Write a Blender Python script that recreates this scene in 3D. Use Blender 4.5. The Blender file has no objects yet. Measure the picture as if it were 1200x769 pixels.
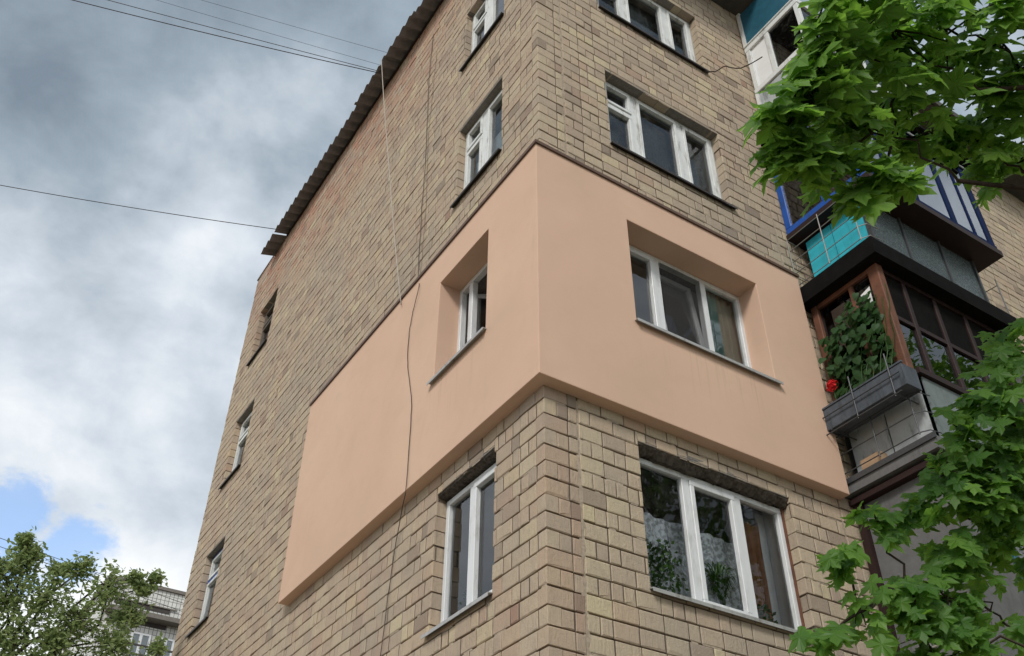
import bpy, bmesh, math, random
import numpy as np
from mathutils import Vector, Matrix
random.seed(7); RNG = np.random.default_rng(11)

# ------------------------------------------------------------------ camera
scene = bpy.context.scene
COL = scene.collection
FPX, PITCH, ROLL, YAW = 1131.55, 0.68181, 0.0080, 1.002297
CAM = np.array([-3.8562, -5.5294, 1.6])
FW = np.array([math.cos(YAW)*math.cos(PITCH), math.sin(YAW)*math.cos(PITCH), math.sin(PITCH)])
RT0 = np.array([math.sin(YAW), -math.cos(YAW), 0.0]); UP0 = np.cross(RT0, FW)
RT = RT0*math.cos(ROLL)+UP0*math.sin(ROLL); UP = -RT0*math.sin(ROLL)+UP0*math.cos(ROLL)
cam_data = bpy.data.cameras.new('camera'); cam = bpy.data.objects.new('camera', cam_data); COL.objects.link(cam)
M = Matrix.Identity(4)
for i in range(3):
    M[i][0], M[i][1], M[i][2], M[i][3] = RT[i], UP[i], -FW[i], CAM[i]
cam.matrix_world = M
cam_data.sensor_width = 36; cam_data.lens = 36*FPX/1200; cam_data.clip_end = 3000; cam_data.clip_start = 0.05
scene.camera = cam
def ray(px, py): return FW+RT*(px-600)/FPX-UP*(py-384.5)/FPX
def at_y(px, py, y): d = ray(px, py); return CAM+d*((y-CAM[1])/d[1])
def at_x(px, py, x): d = ray(px, py); return CAM+d*((x-CAM[0])/d[0])
def at_d(px, py, r): d = ray(px, py); return CAM+d/np.linalg.norm(d)*r
def proj(P):
    v = np.asarray(P, float)-CAM; z = v@FW
    return 600+FPX*(v@RT)/z, 384.5-FPX*(v@UP)/z, z

# ------------------------------------------------------------------ render look, sky, sun
scene.view_settings.view_transform = 'Standard'; scene.view_settings.look = 'None'
scene.view_settings.exposure = 0.92; scene.view_settings.gamma = 1.0
scene.render.engine = 'CYCLES'
scene.cycles.max_bounces = 10; scene.cycles.transparent_max_bounces = 24
SUN_DIR = Vector((-0.70, -0.60, 0.74)).normalized()
world = bpy.data.worlds.new('World'); scene.world = world; world.use_nodes = True
nt = world.node_tree; nt.nodes.clear()
class NT:
    """small helper for wiring nodes"""
    def __init__(s, tree): s.t = tree
    def n(s, kind, **kw):
        nd = s.t.nodes.new(kind)
        for k, v in kw.items(): setattr(nd, k, v)
        return nd
    def put(s, sock, v):
        if isinstance(v, bpy.types.NodeSocket): s.t.links.new(v, sock)
        else: sock.default_value = v
    def math(s, op, a, b=0.0, c=0.0, clamp=False):
        nd = s.n('ShaderNodeMath', operation=op, use_clamp=clamp)
        s.put(nd.inputs[0], a); s.put(nd.inputs[1], b)
        if len(nd.inputs) > 2: s.put(nd.inputs[2], c)
        return nd.outputs[0]
    def vmath(s, op, a, b=(0, 0, 0)):
        nd = s.n('ShaderNodeVectorMath', operation=op); s.put(nd.inputs[0], a); s.put(nd.inputs[1], b)
        return nd.outputs['Value'] if op in ('DOT_PRODUCT', 'LENGTH', 'DISTANCE') else nd.outputs[0]
    def noise(s, vec, scale, detail=4, rough=.55, dist=0.0):
        nd = s.n('ShaderNodeTexNoise'); 
        if vec is not None: s.put(nd.inputs['Vector'], vec)
        nd.inputs['Scale'].default_value = scale; nd.inputs['Detail'].default_value = detail
        nd.inputs['Roughness'].default_value = rough; nd.inputs['Distortion'].default_value = dist
        return nd.outputs['Fac']
    def ramp(s, fac, stops):
        nd = s.n('ShaderNodeValToRGB'); el = nd.color_ramp.elements
        while len(el) < len(stops): el.new(0.5)
        for e, (p, c) in zip(el, stops): e.position = p; e.color = (*c, 1) if len(c) == 3 else c
        s.put(nd.inputs[0], fac); return nd.outputs[0]
    def mix(s, fac, a, b, mode='MIX'):
        nd = s.n('ShaderNodeMix', data_type='RGBA', blend_type=mode)
        s.put(nd.inputs[0], fac)
        for sock, v in ((nd.inputs[6], a), (nd.inputs[7], b)):
            if isinstance(v, tuple) and len(v) == 3: v = (*v, 1)
            s.put(sock, v)
        return nd.outputs[2]
    def smooth(s, v, lo, hi):
        nd = s.n('ShaderNodeMapRange', interpolation_type='SMOOTHSTEP'); s.put(nd.inputs[0], v)
        nd.inputs[1].default_value = lo; nd.inputs[2].default_value = hi
        return nd.outputs[0]
SKYSEED = 9.1
W = NT(nt)
gen = W.n('ShaderNodeTexCoord').outputs['Generated']
dirn = W.vmath('NORMALIZE', gen)
sep = W.n('ShaderNodeSeparateXYZ'); W.put(sep.inputs[0], dirn)
dz = sep.outputs[2]
inv = W.math('DIVIDE', 1.0, W.math('MAXIMUM', W.math('ADD', dz, 0.30), 0.12))
cx_ = W.math('MULTIPLY', sep.outputs[0], inv); cy_ = W.math('MULTIPLY', sep.outputs[1], inv)
comb = W.n('ShaderNodeCombineXYZ'); W.put(comb.inputs[0], cx_); W.put(comb.inputs[1], cy_); comb.inputs[2].default_value = SKYSEED
layer = comb.outputs[0]
puff = W.vmath('ADD', W.vmath('MULTIPLY', dirn, (1, 1, 1.35)), (SKYSEED, SKYSEED*.37, 0))
n_big = W.noise(puff, 2.9, 5, .50, .1)
n_mid = W.noise(puff, 8.5, 7, .58, .15)
elev = W.smooth(dz, 0.78, 0.36)
tone = W.math('ADD', W.math('MULTIPLY', elev, 0.80), W.math('MULTIPLY', W.math('SUBTRACT', n_big, 0.5), 1.75))
tone = W.math('ADD', tone, W.math('MULTIPLY', W.math('SUBTRACT', n_mid, 0.5), 0.95))
tone = W.math('ADD', W.math('MULTIPLY', tone, 0.86), 0.215, clamp=True)
cloud = W.ramp(tone, [(0.0, (.118, .148, .182)), (.33, (.195, .235, .275)), (.66, (.36, .395, .435)), (.95, (.53, .545, .56))])
# gaps of blue between the clouds low over the roofs
def gap(px, py, r0, r1):
    d = ray(px, py); d = d/np.linalg.norm(d)
    return W.smooth(W.vmath('DISTANCE', W.vmath('ADD', dirn, (0, 0, 0)), tuple(d)), r1, r0)
g1 = W.math('MAXIMUM', gap(14, 602, -.02, .075), gap(84, 640, -.02, .065))
g1 = W.math('MAXIMUM', g1, gap(15, 670, -.02, .05))
g1 = W.math('SUBTRACT', W.math('MULTIPLY', g1, 1.15), W.math('MULTIPLY', W.smooth(g1, .03, .0), 2.0))
gen_gap = W.math('MULTIPLY', W.smooth(W.noise(layer, 2.6, 5, .5, .2), .60, .70), W.smooth(dz, .45, .30))
hole = W.smooth(W.math('ADD', g1, W.math('MULTIPLY', W.math('SUBTRACT', W.noise(layer, 10, 7, .62, .2), .5), 2.2)), .25, .75)
hole = W.math('MULTIPLY', W.math('MAXIMUM', hole, W.math('MULTIPLY', gen_gap, 0.8)), 0.85)
sky = W.n('ShaderNodeTexSky', sky_type='NISHITA'); sky.sun_disc = False
sky.sun_elevation = math.asin(SUN_DIR.z); sky.sun_rotation = math.atan2(SUN_DIR.x, SUN_DIR.y)
bg_sky = W.n('ShaderNodeBackground'); W.put(bg_sky.inputs[0], sky.outputs[0]); bg_sky.inputs[1].default_value = 0.15
bg_cl = W.n('ShaderNodeBackground'); W.put(bg_cl.inputs[0], cloud); bg_cl.inputs[1].default_value = 1.0
mixb = W.n('ShaderNodeMixShader'); W.put(mixb.inputs[0], hole)
nt.links.new(bg_cl.outputs[0], mixb.inputs[1]); nt.links.new(bg_sky.outputs[0], mixb.inputs[2])
wout = W.n('ShaderNodeOutputWorld'); nt.links.new(mixb.outputs[0], wout.inputs[0])
sun_data = bpy.data.lights.new('sun', 'SUN'); sun_data.energy = 1.3; sun_data.angle = math.radians(14); sun_data.color = (1.0, .955, .89)
sun = bpy.data.objects.new('sun', sun_data); COL.objects.link(sun)
sun.rotation_euler = SUN_DIR.to_track_quat('Z', 'Y').to_euler(); sun.location = (-20, -10, 30)

# ------------------------------------------------------------------ materials
MATS = {}
def new_mat(name):
    m = bpy.data.materials.new(name); m.use_nodes = True; m.node_tree.nodes.clear(); MATS[name] = m
    return m, NT(m.node_tree)
def finish(T, shader, disp=None):
    o = T.n('ShaderNodeOutputMaterial'); T.t.links.new(shader, o.inputs[0])
def bsdf(T, color, rough=.7, normal=None, spec=.3, metal=0.0):
    b = T.n('ShaderNodeBsdfPrincipled')
    T.put(b.inputs['Base Color'], (*color, 1) if isinstance(color, tuple) and len(color) == 3 else color)
    T.put(b.inputs['Roughness'], rough); b.inputs['Specular IOR Level'].default_value = spec; b.inputs['Metallic'].default_value = metal
    if normal is not None: T.t.links.new(normal, b.inputs['Normal'])
    return b.outputs[0]
def bump(T, h, strength=.3, dist=.01):
    b = T.n('ShaderNodeBump'); b.inputs['Strength'].default_value = strength; b.inputs['Distance'].default_value = dist
    T.put(b.inputs['Height'], h); return b.outputs[0]
def wpos(T): return T.n('ShaderNodeNewGeometry').outputs['Position']
def scaled(T, v, s): return T.vmath('MULTIPLY', v, s)

def mat_simple(name, color, rough=.6, var=.12, scale=12., bmp=.15, spec=.3, metal=0., dirt=None):
    m, T = new_mat(name); p = wpos(T)
    n = T.noise(p, scale, 5, .6); n2 = T.noise(p, scale*6, 3, .6)
    f = T.math('ADD', T.math('MULTIPLY', n, .7), T.math('MULTIPLY', n2, .3))
    c = T.ramp(f, [(.28, tuple(x*(1-var) for x in color)), (.72, tuple(min(1, x*(1+var)) for x in color))])
    if dirt:
        k = T.smooth(T.noise(scaled(T, p, (9, 9, 2.2)), 1.0, 6, .7), .50, .72)
        c = T.mix(T.math('MULTIPLY', k, .75), c, dirt)
    finish(T, bsdf(T, c, rough, bump(T, n2, bmp, .004), spec, metal)); return m
def mat_brick():
    m, T = new_mat('brick'); p = wpos(T)
    at = T.n('ShaderNodeAttribute', attribute_name='tone').outputs['Fac']
    rd = T.n('ShaderNodeAttribute', attribute_name='red').outputs['Fac']
    base = T.ramp(at, [(0, (.28, .225, .175)), (.25, (.415, .335, .258)), (.5, (.485, .398, .292)), (.75, (.525, .44, .312)), (1, (.565, .485, .315))])
    base = T.mix(rd, base, (.42, .22, .155))
    streak = T.noise(scaled(T, p, (70, 70, 7)), 1.0, 5, .65)
    fine = T.noise(p, 160, 3, .6)
    big = T.noise(p, .55, 5, .6, .4)
    c = T.mix(T.smooth(streak, .48, .75), base, T.mix(.45, base, (.26, .21, .165)))
    c = T.mix(T.smooth(fine, .58, .78), c, T.mix(.62, c, (.10, .08, .065)))
    pit = T.smooth(T.noise(p, 75, 4, .7, .4), .60, .72); c = T.mix(T.math('MULTIPLY', pit, .6), c, (.13, .10, .08))
    pat = T.noise(p, 4.5, 5, .65, .5); c = T.mix(T.math('MULTIPLY', T.smooth(pat, .48, .70), .32), c, (.30, .245, .20))
    c = T.mix(T.math('MULTIPLY', T.smooth(big, .46, .66), .35), c, (.34, .30, .25))
    rain = T.noise(scaled(T, p, (2.6, 2.6, .35)), 1.0, 6, .65, .3); c = T.mix(T.math('MULTIPLY', T.smooth(rain, .52, .72), .36), c, (.26, .23, .195))
    lime = T.smooth(T.noise(p, 9, 6, .7, .8), .64, .80)
    c = T.mix(T.math('MULTIPLY', lime, .45), c, (.47, .43, .37))
    finish(T, bsdf(T, c, .9, bump(T, T.math('ADD', T.math('ADD', streak, T.math('MULTIPLY', fine, .5)), T.noise(p, 38, 5, .7)), .8, .009), .15)); return m
mat_brick()
def mat_mortar(name, col, var=.25):
    m, T = new_mat(name); p = wpos(T); n = T.noise(p, 30, 6, .65); f = T.noise(p, 220, 3, .6)
    c = T.ramp(n, [(.3, tuple(x*(1-var) for x in col)), (.7, tuple(x*(1+var) for x in col))])
    finish(T, bsdf(T, c, .95, bump(T, f, .6, .004), .1)); return m
mat_mortar('mortar', (.12, .10, .082)); mat_mortar('seam', (.37, .305, .235), .3); mat_mortar('concrete', (.20, .185, .165)); mat_mortar('apron', (.42, .385, .335)); mat_mortar('broken', (.085, .072, .06), .6)
def mat_plaster():
    m, T = new_mat('plaster'); p = wpos(T)
    big = T.noise(p, .7, 4, .55, .3); mid = T.noise(p, 5, 5, .6); grain = T.noise(p, 420, 2, .6)
    c = T.ramp(big, [(.3, (.585, .408, .298)), (.5, (.625, .426, .316)), (.7, (.645, .456, .332))])
    c = T.mix(T.math('MULTIPLY', T.smooth(mid, .5, .8), .25), c, (.55, .38, .28))
    pat = T.smooth(T.noise(scaled(T, p, (1, 1, 1.6)), 1.7, 6, .65, .6), .45, .72); c = T.mix(T.math('MULTIPLY', pat, .16), c, (.50, .36, .262))
    drip = T.smooth(T.noise(scaled(T, p, (14, 14, .7)), 1.0, 5, .7), .60, .80)
    c = T.mix(T.math('MULTIPLY', drip, .22), c, (.42, .31, .225))
    sp = T.n('ShaderNodeSeparateXYZ'); T.put(sp.inputs[0], p)
    run = T.smooth(T.noise(scaled(T, p, (26, 26, .9)), 1.0, 4, .7), .50, .72)
    below = T.math('MULTIPLY', T.smooth(sp.outputs[2], 6.75, 7.45), T.smooth(sp.outputs[2], 7.52, 7.50))
    inx = T.math('MULTIPLY', T.smooth(sp.outputs[0], .98, 1.06), T.smooth(sp.outputs[0], 2.95, 2.87)); iny = T.math('MULTIPLY', T.smooth(sp.outputs[1], .74, .80), T.smooth(sp.outputs[1], 1.90, 1.84))
    c = T.mix(T.math('MULTIPLY', T.math('MULTIPLY', run, below), T.math('MULTIPLY', T.math('MAXIMUM', inx, iny), .30)), c, (.33, .25, .19))
    finish(T, bsdf(T, c, .9, bump(T, T.math('ADD', grain, T.math('MULTIPLY', T.noise(p, 2.2, 3, .5), 5.0)), .30, .004), .15)); return m
mat_plaster()
mat_simple('pvc', (.66, .68, .69), .35, .05, 3, .02, .4, 0, (.42, .42, .40))
mat_simple('old_white', (.66, .68, .67), .55, .12, 6, .2, .3, 0, (.22, .21, .19))
mat_simple('old_brown', (.13, .11, .09), .7, .3, 20, .3)
mat_simple('blue_paint', (.010, .080, .36), .42, .18, 8, .1, .4, 0, (.02, .05, .12))
mat_simple('navy_paint', (.005, .015, .06), .7, .2, 8, .1, .08)
mat_simple('teal_paint', (.02, .10, .15), .45, .2, 8, .1, .4)
mat_simple('dark_sill', (.035, .03, .028), .5, .3, 14, .1, .4)
mat_simple('brown_trim', (.11, .065, .045), .55, .2, 14, .1, .4)
mat_simple('grey_sill', (.40, .40, .39), .4, .1, 6, .05, .45, .3, (.14, .12, .10))
mat_simple('slate', (.20, .19, .19), .85, .3, 9, .4, .1)
mat_simple('turquoise', (.035, .42, .52), .6, .12, 4, .05, .3, 0, (.03, .28, .34))
mat_simple('rod', (.24, .23, .215), .55, .25, 40, .1, .4, .4)
mat_simple('rod_dark', (.07, .075, .08), .5, .25, 40, .1, .4, .4)
mat_simple('black_sheet', (.009, .0085, .0085), .9, .4, 7, .3, .05)
mat_simple('wood_frame', (.145, .062, .036), .65, .35, 9, .3, .3, 0, (.05, .03, .025))
mat_simple('wood_dark', (.024, .011, .010), .6, .3, 9, .3, .3)
mat_simple('fibro_white', (.40, .43, .44), .75, .14, 5, .1, .2, 0, (.11, .125, .125))
mat_simple('fibro_green', (.17, .20, .20), .75, .2, 5, .1, .2, 0, (.08, .10, .10))
mat_simple('fibro_grey', (.135, .135, .135), .8, .2, 6, .2, .2, 0, (.09, .09, .09))
mat_simple('planter_grey', (.075, .088, .105), .7, .3, 10, .2, .25, 0, (.028, .032, .034))
mat_simple('cardboard', (.36, .25, .16), .9, .15, 14, .1, .1)
mat_simple('bark', (.055, .042, .033), .95, .4, 26, .8, .1)
mat_simple('twig', (.045, .035, .026), .9, .3, 40, .4, .1)
mat_simple('cable_dark', (.05, .043, .04), .7, .2, 30, .05)
mat_simple('cable_light', (.42, .38, .33), .7, .2, 30, .05)
mat_simple('room_wall', (.42, .40, .37), .9, .08, 2, .05, .1)
mat_simple('cloth_white', (.74, .75, .76), .9, .06, 3, .05, .1)
mat_simple('cloth_brown', (.24, .115, .06), .9, .25, 6, .1, .1)
mat_simple('cloth_teal', (.30, .42, .38), .9, .15, 3, .05, .1)
mat_simple('cloth_beige', (.50, .45, .36), .9, .08, 3, .05, .1)
mat_simple('cloth_grey', (.22, .21, .21), .9, .2, 6, .05, .1)
mat_simple('pot_clay', (.30, .13, .07), .8, .2, 12, .1)
mat_simple('white_card', (.75, .76, .76), .7, .04, 3, .02)
mat_simple('red_petal', (.62, .015, .02), .6, .2, 40, .1)
mat_simple('far_frame', (.70, .72, .74), .5, .06, 3, .05)
mat_simple('far_blue', (.05, .33, .50), .5, .1, 3, .05)
mat_simple('far_dark', (.06, .052, .048), .7, .2, 3, .05)
mat_simple('asphalt', (.05, .05, .052), .9, .3, 20, .4, .1)
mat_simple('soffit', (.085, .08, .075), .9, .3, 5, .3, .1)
def mat_ground():
    m, T = new_mat('grass_ground'); p = wpos(T)
    c = T.ramp(T.noise(p, 1.2, 7, .65), [(.3, (.16, .15, .085)), (.5, (.27, .23, .165)), (.75, (.36, .30, .225))])
    finish(T, bsdf(T, c, .95, bump(T, T.noise(p, 60, 4, .7), .8, .03), .1))
mat_ground()
def mat_tile():
    m, T = new_mat('white_tile'); p = wpos(T)
    sx = T.n('ShaderNodeSeparateXYZ'); T.put(sx.inputs[0], p)
    cb = T.n('ShaderNodeCombineXYZ'); T.put(cb.inputs[0], sx.outputs[0]); T.put(cb.inputs[1], sx.outputs[2])
    br = T.n('ShaderNodeTexBrick', offset=0.0, squash=1.0); T.put(br.inputs['Vector'], cb.outputs[0])
    br.inputs['Scale'].default_value = 1.0; br.inputs['Brick Width'].default_value = .15; br.inputs['Row Height'].default_value = .19
    br.inputs['Mortar Size'].default_value = .014; br.inputs['Mortar Smooth'].default_value = .3
    br.inputs['Color1'].default_value = (.72, .72, .69, 1); br.inputs['Color2'].default_value = (.62, .62, .59, 1); br.inputs['Mortar'].default_value = (.22, .22, .20, 1)
    c = T.mix(T.math('MULTIPLY', T.smooth(T.noise(p, .8, 5, .6), .5, .75), .3), br.outputs[0], (.38, .36, .32))
    finish(T, bsdf(T, c, .45, bump(T, br.outputs['Fac'], -.4, .01), .4))
mat_tile()
def mat_glass(name, ior=1.5, tint=(.80, .86, .86), rough=0.01):
    m, T = new_mat(name)
    fr = T.n('ShaderNodeFresnel'); fr.inputs[0].default_value = ior
    wob = T.noise(wpos(T), 2.2, 2, .5); T.t.links.new(bump(T, wob, .04, .004), fr.inputs['Normal'])
    tr = T.n('ShaderNodeBsdfTransparent'); tr.inputs[0].default_value = (*tint, 1)
    gl = T.n('ShaderNodeBsdfGlossy'); gl.inputs[1].default_value = rough; gl.inputs[0].default_value = (.95, .97, 1, 1)
    T.t.links.new(bump(T, wob, .04, .004), gl.inputs['Normal'])
    mx = T.n('ShaderNodeMixShader'); T.t.links.new(fr.outputs[0], mx.inputs[0]); T.t.links.new(tr.outputs[0], mx.inputs[1]); T.t.links.new(gl.outputs[0], mx.inputs[2])
    df = T.n('ShaderNodeBsdfDiffuse'); df.inputs[0].default_value = (.34, .34, .32, 1)
    m2 = T.n('ShaderNodeMixShader'); T.put(m2.inputs[0], T.math('MULTIPLY', T.smooth(T.noise(wpos(T), 7, 6, .7), .48, .80), .10))
    T.t.links.new(mx.outputs[0], m2.inputs[1]); T.t.links.new(df.outputs[0], m2.inputs[2])
    finish(T, m2.outputs[0])
mat_glass('glass', 1.7); mat_glass('glass_clear', 1.38, (.92, .95, .95)); mat_glass('glass_dark', 1.75, (.13, .14, .15)); mat_glass('glass_sky', 5.2, (.88, .91, .95))
def mat_textured_glass():
    m, T = new_mat('ribbed_glass'); p = wpos(T); n = T.noise(p, 55, 3, .6)
    finish(T, bsdf(T, T.ramp(n, [(.35, (.05, .066, .07)), (.7, (.13, .165, .175))]), .16, bump(T, n, 1.0, .02), .6))
mat_textured_glass()
def mat_veil(name, color, lo, hi, scale):
    m, T = new_mat(name); p = wpos(T)
    a = T.smooth(T.noise(p, scale, 3, .6), .40, .60)
    tr = T.n('ShaderNodeBsdfTransparent'); d = bsdf(T, color, .9, None, .1)
    mx = T.n('ShaderNodeMixShader'); T.put(mx.inputs[0], T.math('ADD', T.math('MULTIPLY', a, hi-lo), lo))
    T.t.links.new(tr.outputs[0], mx.inputs[1]); T.t.links.new(d, mx.inputs[2]); finish(T, mx.outputs[0])
mat_veil('lace', (.82, .84, .88), .45, .97, 24); mat_veil('lightening_veil', (.42, .45, .46), .35, .5, 60); mat_veil('insect_net', (.055, .055, .055), .52, .58, 300)
def mat_leaf(name, dark, light, trans, spec=.35):
    m, T = new_mat(name); p = wpos(T)
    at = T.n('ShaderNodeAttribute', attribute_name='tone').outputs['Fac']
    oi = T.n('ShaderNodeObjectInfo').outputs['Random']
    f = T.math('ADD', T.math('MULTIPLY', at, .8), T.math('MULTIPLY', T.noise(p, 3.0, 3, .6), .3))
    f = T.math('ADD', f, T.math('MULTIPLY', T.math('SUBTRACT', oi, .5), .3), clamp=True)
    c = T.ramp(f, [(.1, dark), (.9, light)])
    b = bsdf(T, c, .48, None, spec)
    tl = T.n('ShaderNodeBsdfTranslucent'); T.put(tl.inputs[0], T.mix(.5, c, trans))
    mx = T.n('ShaderNodeMixShader'); mx.inputs[0].default_value = .52
    T.t.links.new(b, mx.inputs[1]); T.t.links.new(tl.outputs[0], mx.inputs[2]); finish(T, mx.outputs[0])
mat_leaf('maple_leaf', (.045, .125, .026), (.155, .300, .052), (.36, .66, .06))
mat_leaf('fruit_leaf', (.17, .25, .10), (.40, .47, .25), (.48, .60, .22))
mat_leaf('vine_leaf', (.022, .068, .022), (.06, .14, .042), (.09, .22, .03), .4)
mat_leaf('house_leaf', (.03, .07, .02), (.09, .18, .045), (.14, .28, .05))

# ------------------------------------------------------------------ mesh helpers
WORLD = {}                     # object name -> world position of its origin
class MB:
    def __init__(s): s.v = []; s.f = []; s.tone = []; s.red = []; s.mi = []
    def face(s, pts, tone=.5, red=0., mi=0):
        b = len(s.v); s.v.extend([tuple(p) for p in pts]); s.f.append(tuple(range(b, b+len(pts)))); s.tone.append(tone); s.red.append(red); s.mi.append(mi)
    def poly(s, verts, faces, tone=.5, red=0., mi=0):
        b = len(s.v); s.v.extend([tuple(p) for p in verts])
        for f in faces: s.f.append(tuple(i+b for i in f)); s.tone.append(tone); s.red.append(red); s.mi.append(mi)
    def box(s, lo, hi, fn=None, **k):
        x0, y0, z0 = lo; x1, y1, z1 = hi
        vs = [(x0, y0, z0), (x1, y0, z0), (x1, y1, z0), (x0, y1, z0), (x0, y0, z1), (x1, y0, z1), (x1, y1, z1), (x0, y1, z1)]
        if fn: vs = [fn(*q) for q in vs]
        s.poly(vs, [(0, 3, 2, 1), (4, 5, 6, 7), (0, 1, 5, 4), (1, 2, 6, 5), (2, 3, 7, 6), (3, 0, 4, 7)], **k); return s
    def bar(s, a, b, w, h=None, up=(0, 0, 1)):
        a = np.array(a, float); b = np.array(b, float); h = h or w; d = b-a; d /= np.linalg.norm(d)
        u = np.cross(d, np.array(up, float))
        if np.linalg.norm(u) < 1e-4: u = np.cross(d, np.array((1., 0, 0)))
        u /= np.linalg.norm(u); n = np.cross(u, d)
        vs = [p+u*sx*w/2+n*sz*h/2 for p in (a, b) for sx, sz in ((-1, -1), (1, -1), (1, 1), (-1, 1))]
        s.poly(vs, [(0, 1, 2, 3), (7, 6, 5, 4), (0, 4, 5, 1), (1, 5, 6, 2), (2, 6, 7, 3), (3, 7, 4, 0)]); return s
    def tube(s, pts, r, seg=6):
        pts = [np.array(p, float) for p in pts]; n = len(pts)
        rs = [r]*n if np.isscalar(r) else list(r)
        b = len(s.v); ref = np.array((.31, .17, .94))
        for i, p in enumerate(pts):
            d = pts[min(i+1, n-1)]-pts[max(i-1, 0)]; d = d/(np.linalg.norm(d)+1e-9)
            u = np.cross(d, ref); u /= np.linalg.norm(u)+1e-9; w = np.cross(d, u)
            for k in range(seg):
                a = 2*math.pi*k/seg; s.v.append(tuple(p+(u*math.cos(a)+w*math.sin(a))*rs[i]))
        for i in range(n-1):
            for k in range(seg):
                k2 = (k+1) % seg; s.f.append((b+i*seg+k, b+i*seg+k2, b+(i+1)*seg+k2, b+(i+1)*seg+k)); s.tone.append(.5); s.red.append(0); s.mi.append(0)
        s.f.append(tuple(b+k for k in range(seg))[::-1]); s.f.append(tuple(b+(n-1)*seg+k for k in range(seg)))
        s.tone += [.5, .5]; s.red += [0, 0]; s.mi += [0, 0]; return s
    def mesh(s, name, origin=(0, 0, 0), recalc=True, smooth=False, merge=False):
        me = bpy.data.meshes.new(name); o = np.array(origin, float)
        me.from_pydata([tuple(np.array(p)-o) for p in s.v], [], s.f)
        for nm, arr in (('tone', s.tone), ('red', s.red)):
            a = me.attributes.new(nm, 'FLOAT', 'FACE'); a.data.foreach_set('value', arr)
        me.polygons.foreach_set('material_index', s.mi)
        if recalc or merge:
            bm = bmesh.new(); bm.from_mesh(me)
            if merge: bmesh.ops.remove_doubles(bm, verts=bm.verts, dist=1e-4)
            bmesh.ops.recalc_face_normals(bm, faces=bm.faces); bm.to_mesh(me); bm.free()
        if smooth: me.polygons.foreach_set('use_smooth', [True]*len(me.polygons))
        me.update(); return me
    def build(s, name, mat, parent=None, origin=None, **k):
        if origin is None:
            a = np.array(s.v); lo, hi = a.min(0), a.max(0); origin = ((lo[0]+hi[0])/2, (lo[1]+hi[1])/2, lo[2])
        return link(name, s.mesh(name, origin, **k), mat, parent, origin)
def link(name, me, mat, parent=None, origin=(0, 0, 0)):
    for m in (mat if isinstance(mat, (list, tuple)) else [mat]):
        if m and len(me.materials) < (len(mat) if isinstance(mat, (list, tuple)) else 1): me.materials.append(MATS[m])
    o = bpy.data.objects.new(name, me); COL.objects.link(o); place(o, parent, origin); return o
def place(o, parent, origin):
    WORLD[o.name] = np.array(origin, float); o.parent = parent
    o.location = tuple(np.array(origin, float)-(WORLD[parent.name] if parent else 0))
def thing(name, label, cat, loc=(0, 0, 0), group=None, kind=None):
    o = bpy.data.objects.new(name, None); COL.objects.link(o); place(o, None, loc); return tag(o, label, cat, group, kind)
def tag(o, label=None, cat=None, group=None, kind=None):
    for k, v in (('label', label), ('category', cat), ('group', group), ('kind', kind)):
        if v: o[k] = v
    return o
def bevel(o, w, seg=1):
    m = o.modifiers.new('bevel', 'BEVEL'); m.width = w; m.segments = seg; m.limit_method = 'ANGLE'; m.angle_limit = math.radians(40); return o
def F(u, n, z): return (u, -n, z)          # front wall: u along x, n outward
def G(u, n, z): return (-n, u, z)          # gable wall: u along y, n outward

# ------------------------------------------------------------------ ground
gm = MB(); gm.face([(-900, -900, 0), (900, -900, 0), (900, 900, 0), (-900, 900, 0)])
tag(gm.build('ground', 'grass_ground', origin=(0, 0, 0)), 'rough grass ground around the apartment blocks', 'ground', kind='structure')
gm = MB(); gm.box((-6.5, -9, -.02), (30, -6.8, .004)); tag(gm.build('path', 'asphalt'), 'grey asphalt path along the front of the brick block', 'path', kind='structure')
gm = MB(); gm.box((-2.2, -2.2, -.02), (30, -.03, .06)); gm.box((-2.2, -.03, -.02), (-.03, 11.6, .06))
tag(gm.build('pavement', 'apron'), 'concrete apron along the foot of the brick walls', 'pavement', kind='structure')

# ------------------------------------------------------------------ the brick block
bld = thing('apartment_building', 'tan brick apartment block with a peach plastered panel wrapped round its corner', 'building', (0, 0, 0))
COURSE, Z_ANCHOR, JB, JH, DEP = 0.1532, 4.166, 0.0135, 0.008, 0.125
XL, XR, YR, YL, YR2, YL2 = 1.012, 2.877, 0.779, 1.831, 9.185, 10.126
ROWS = {'A': (4.835, 6.232), 'B': (7.517, 8.91), 'C': (10.24, 11.653), 'D': (12.994, 14.359)}
PD, PZ0, PZ1, PXE, PYE = 0.13, 6.444, 9.414, 3.649, 5.613
GTOP, FTOP, YEND, XEND = 15.88, 15.22, 10.989, 15.0
front_open = [(XL, XR, *ROWS[r]) for r in 'ABCD']
gable_open = [(YR, YL, *ROWS[r]) for r in 'ABCD']+[(YR2, YL2, *ROWS[r]) for r in 'BCD']
front_panel = (-1, PXE, PZ0+.02, PZ1-.02); gable_panel = (-1, PYE, PZ0+.02, PZ1-.02)

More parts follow.
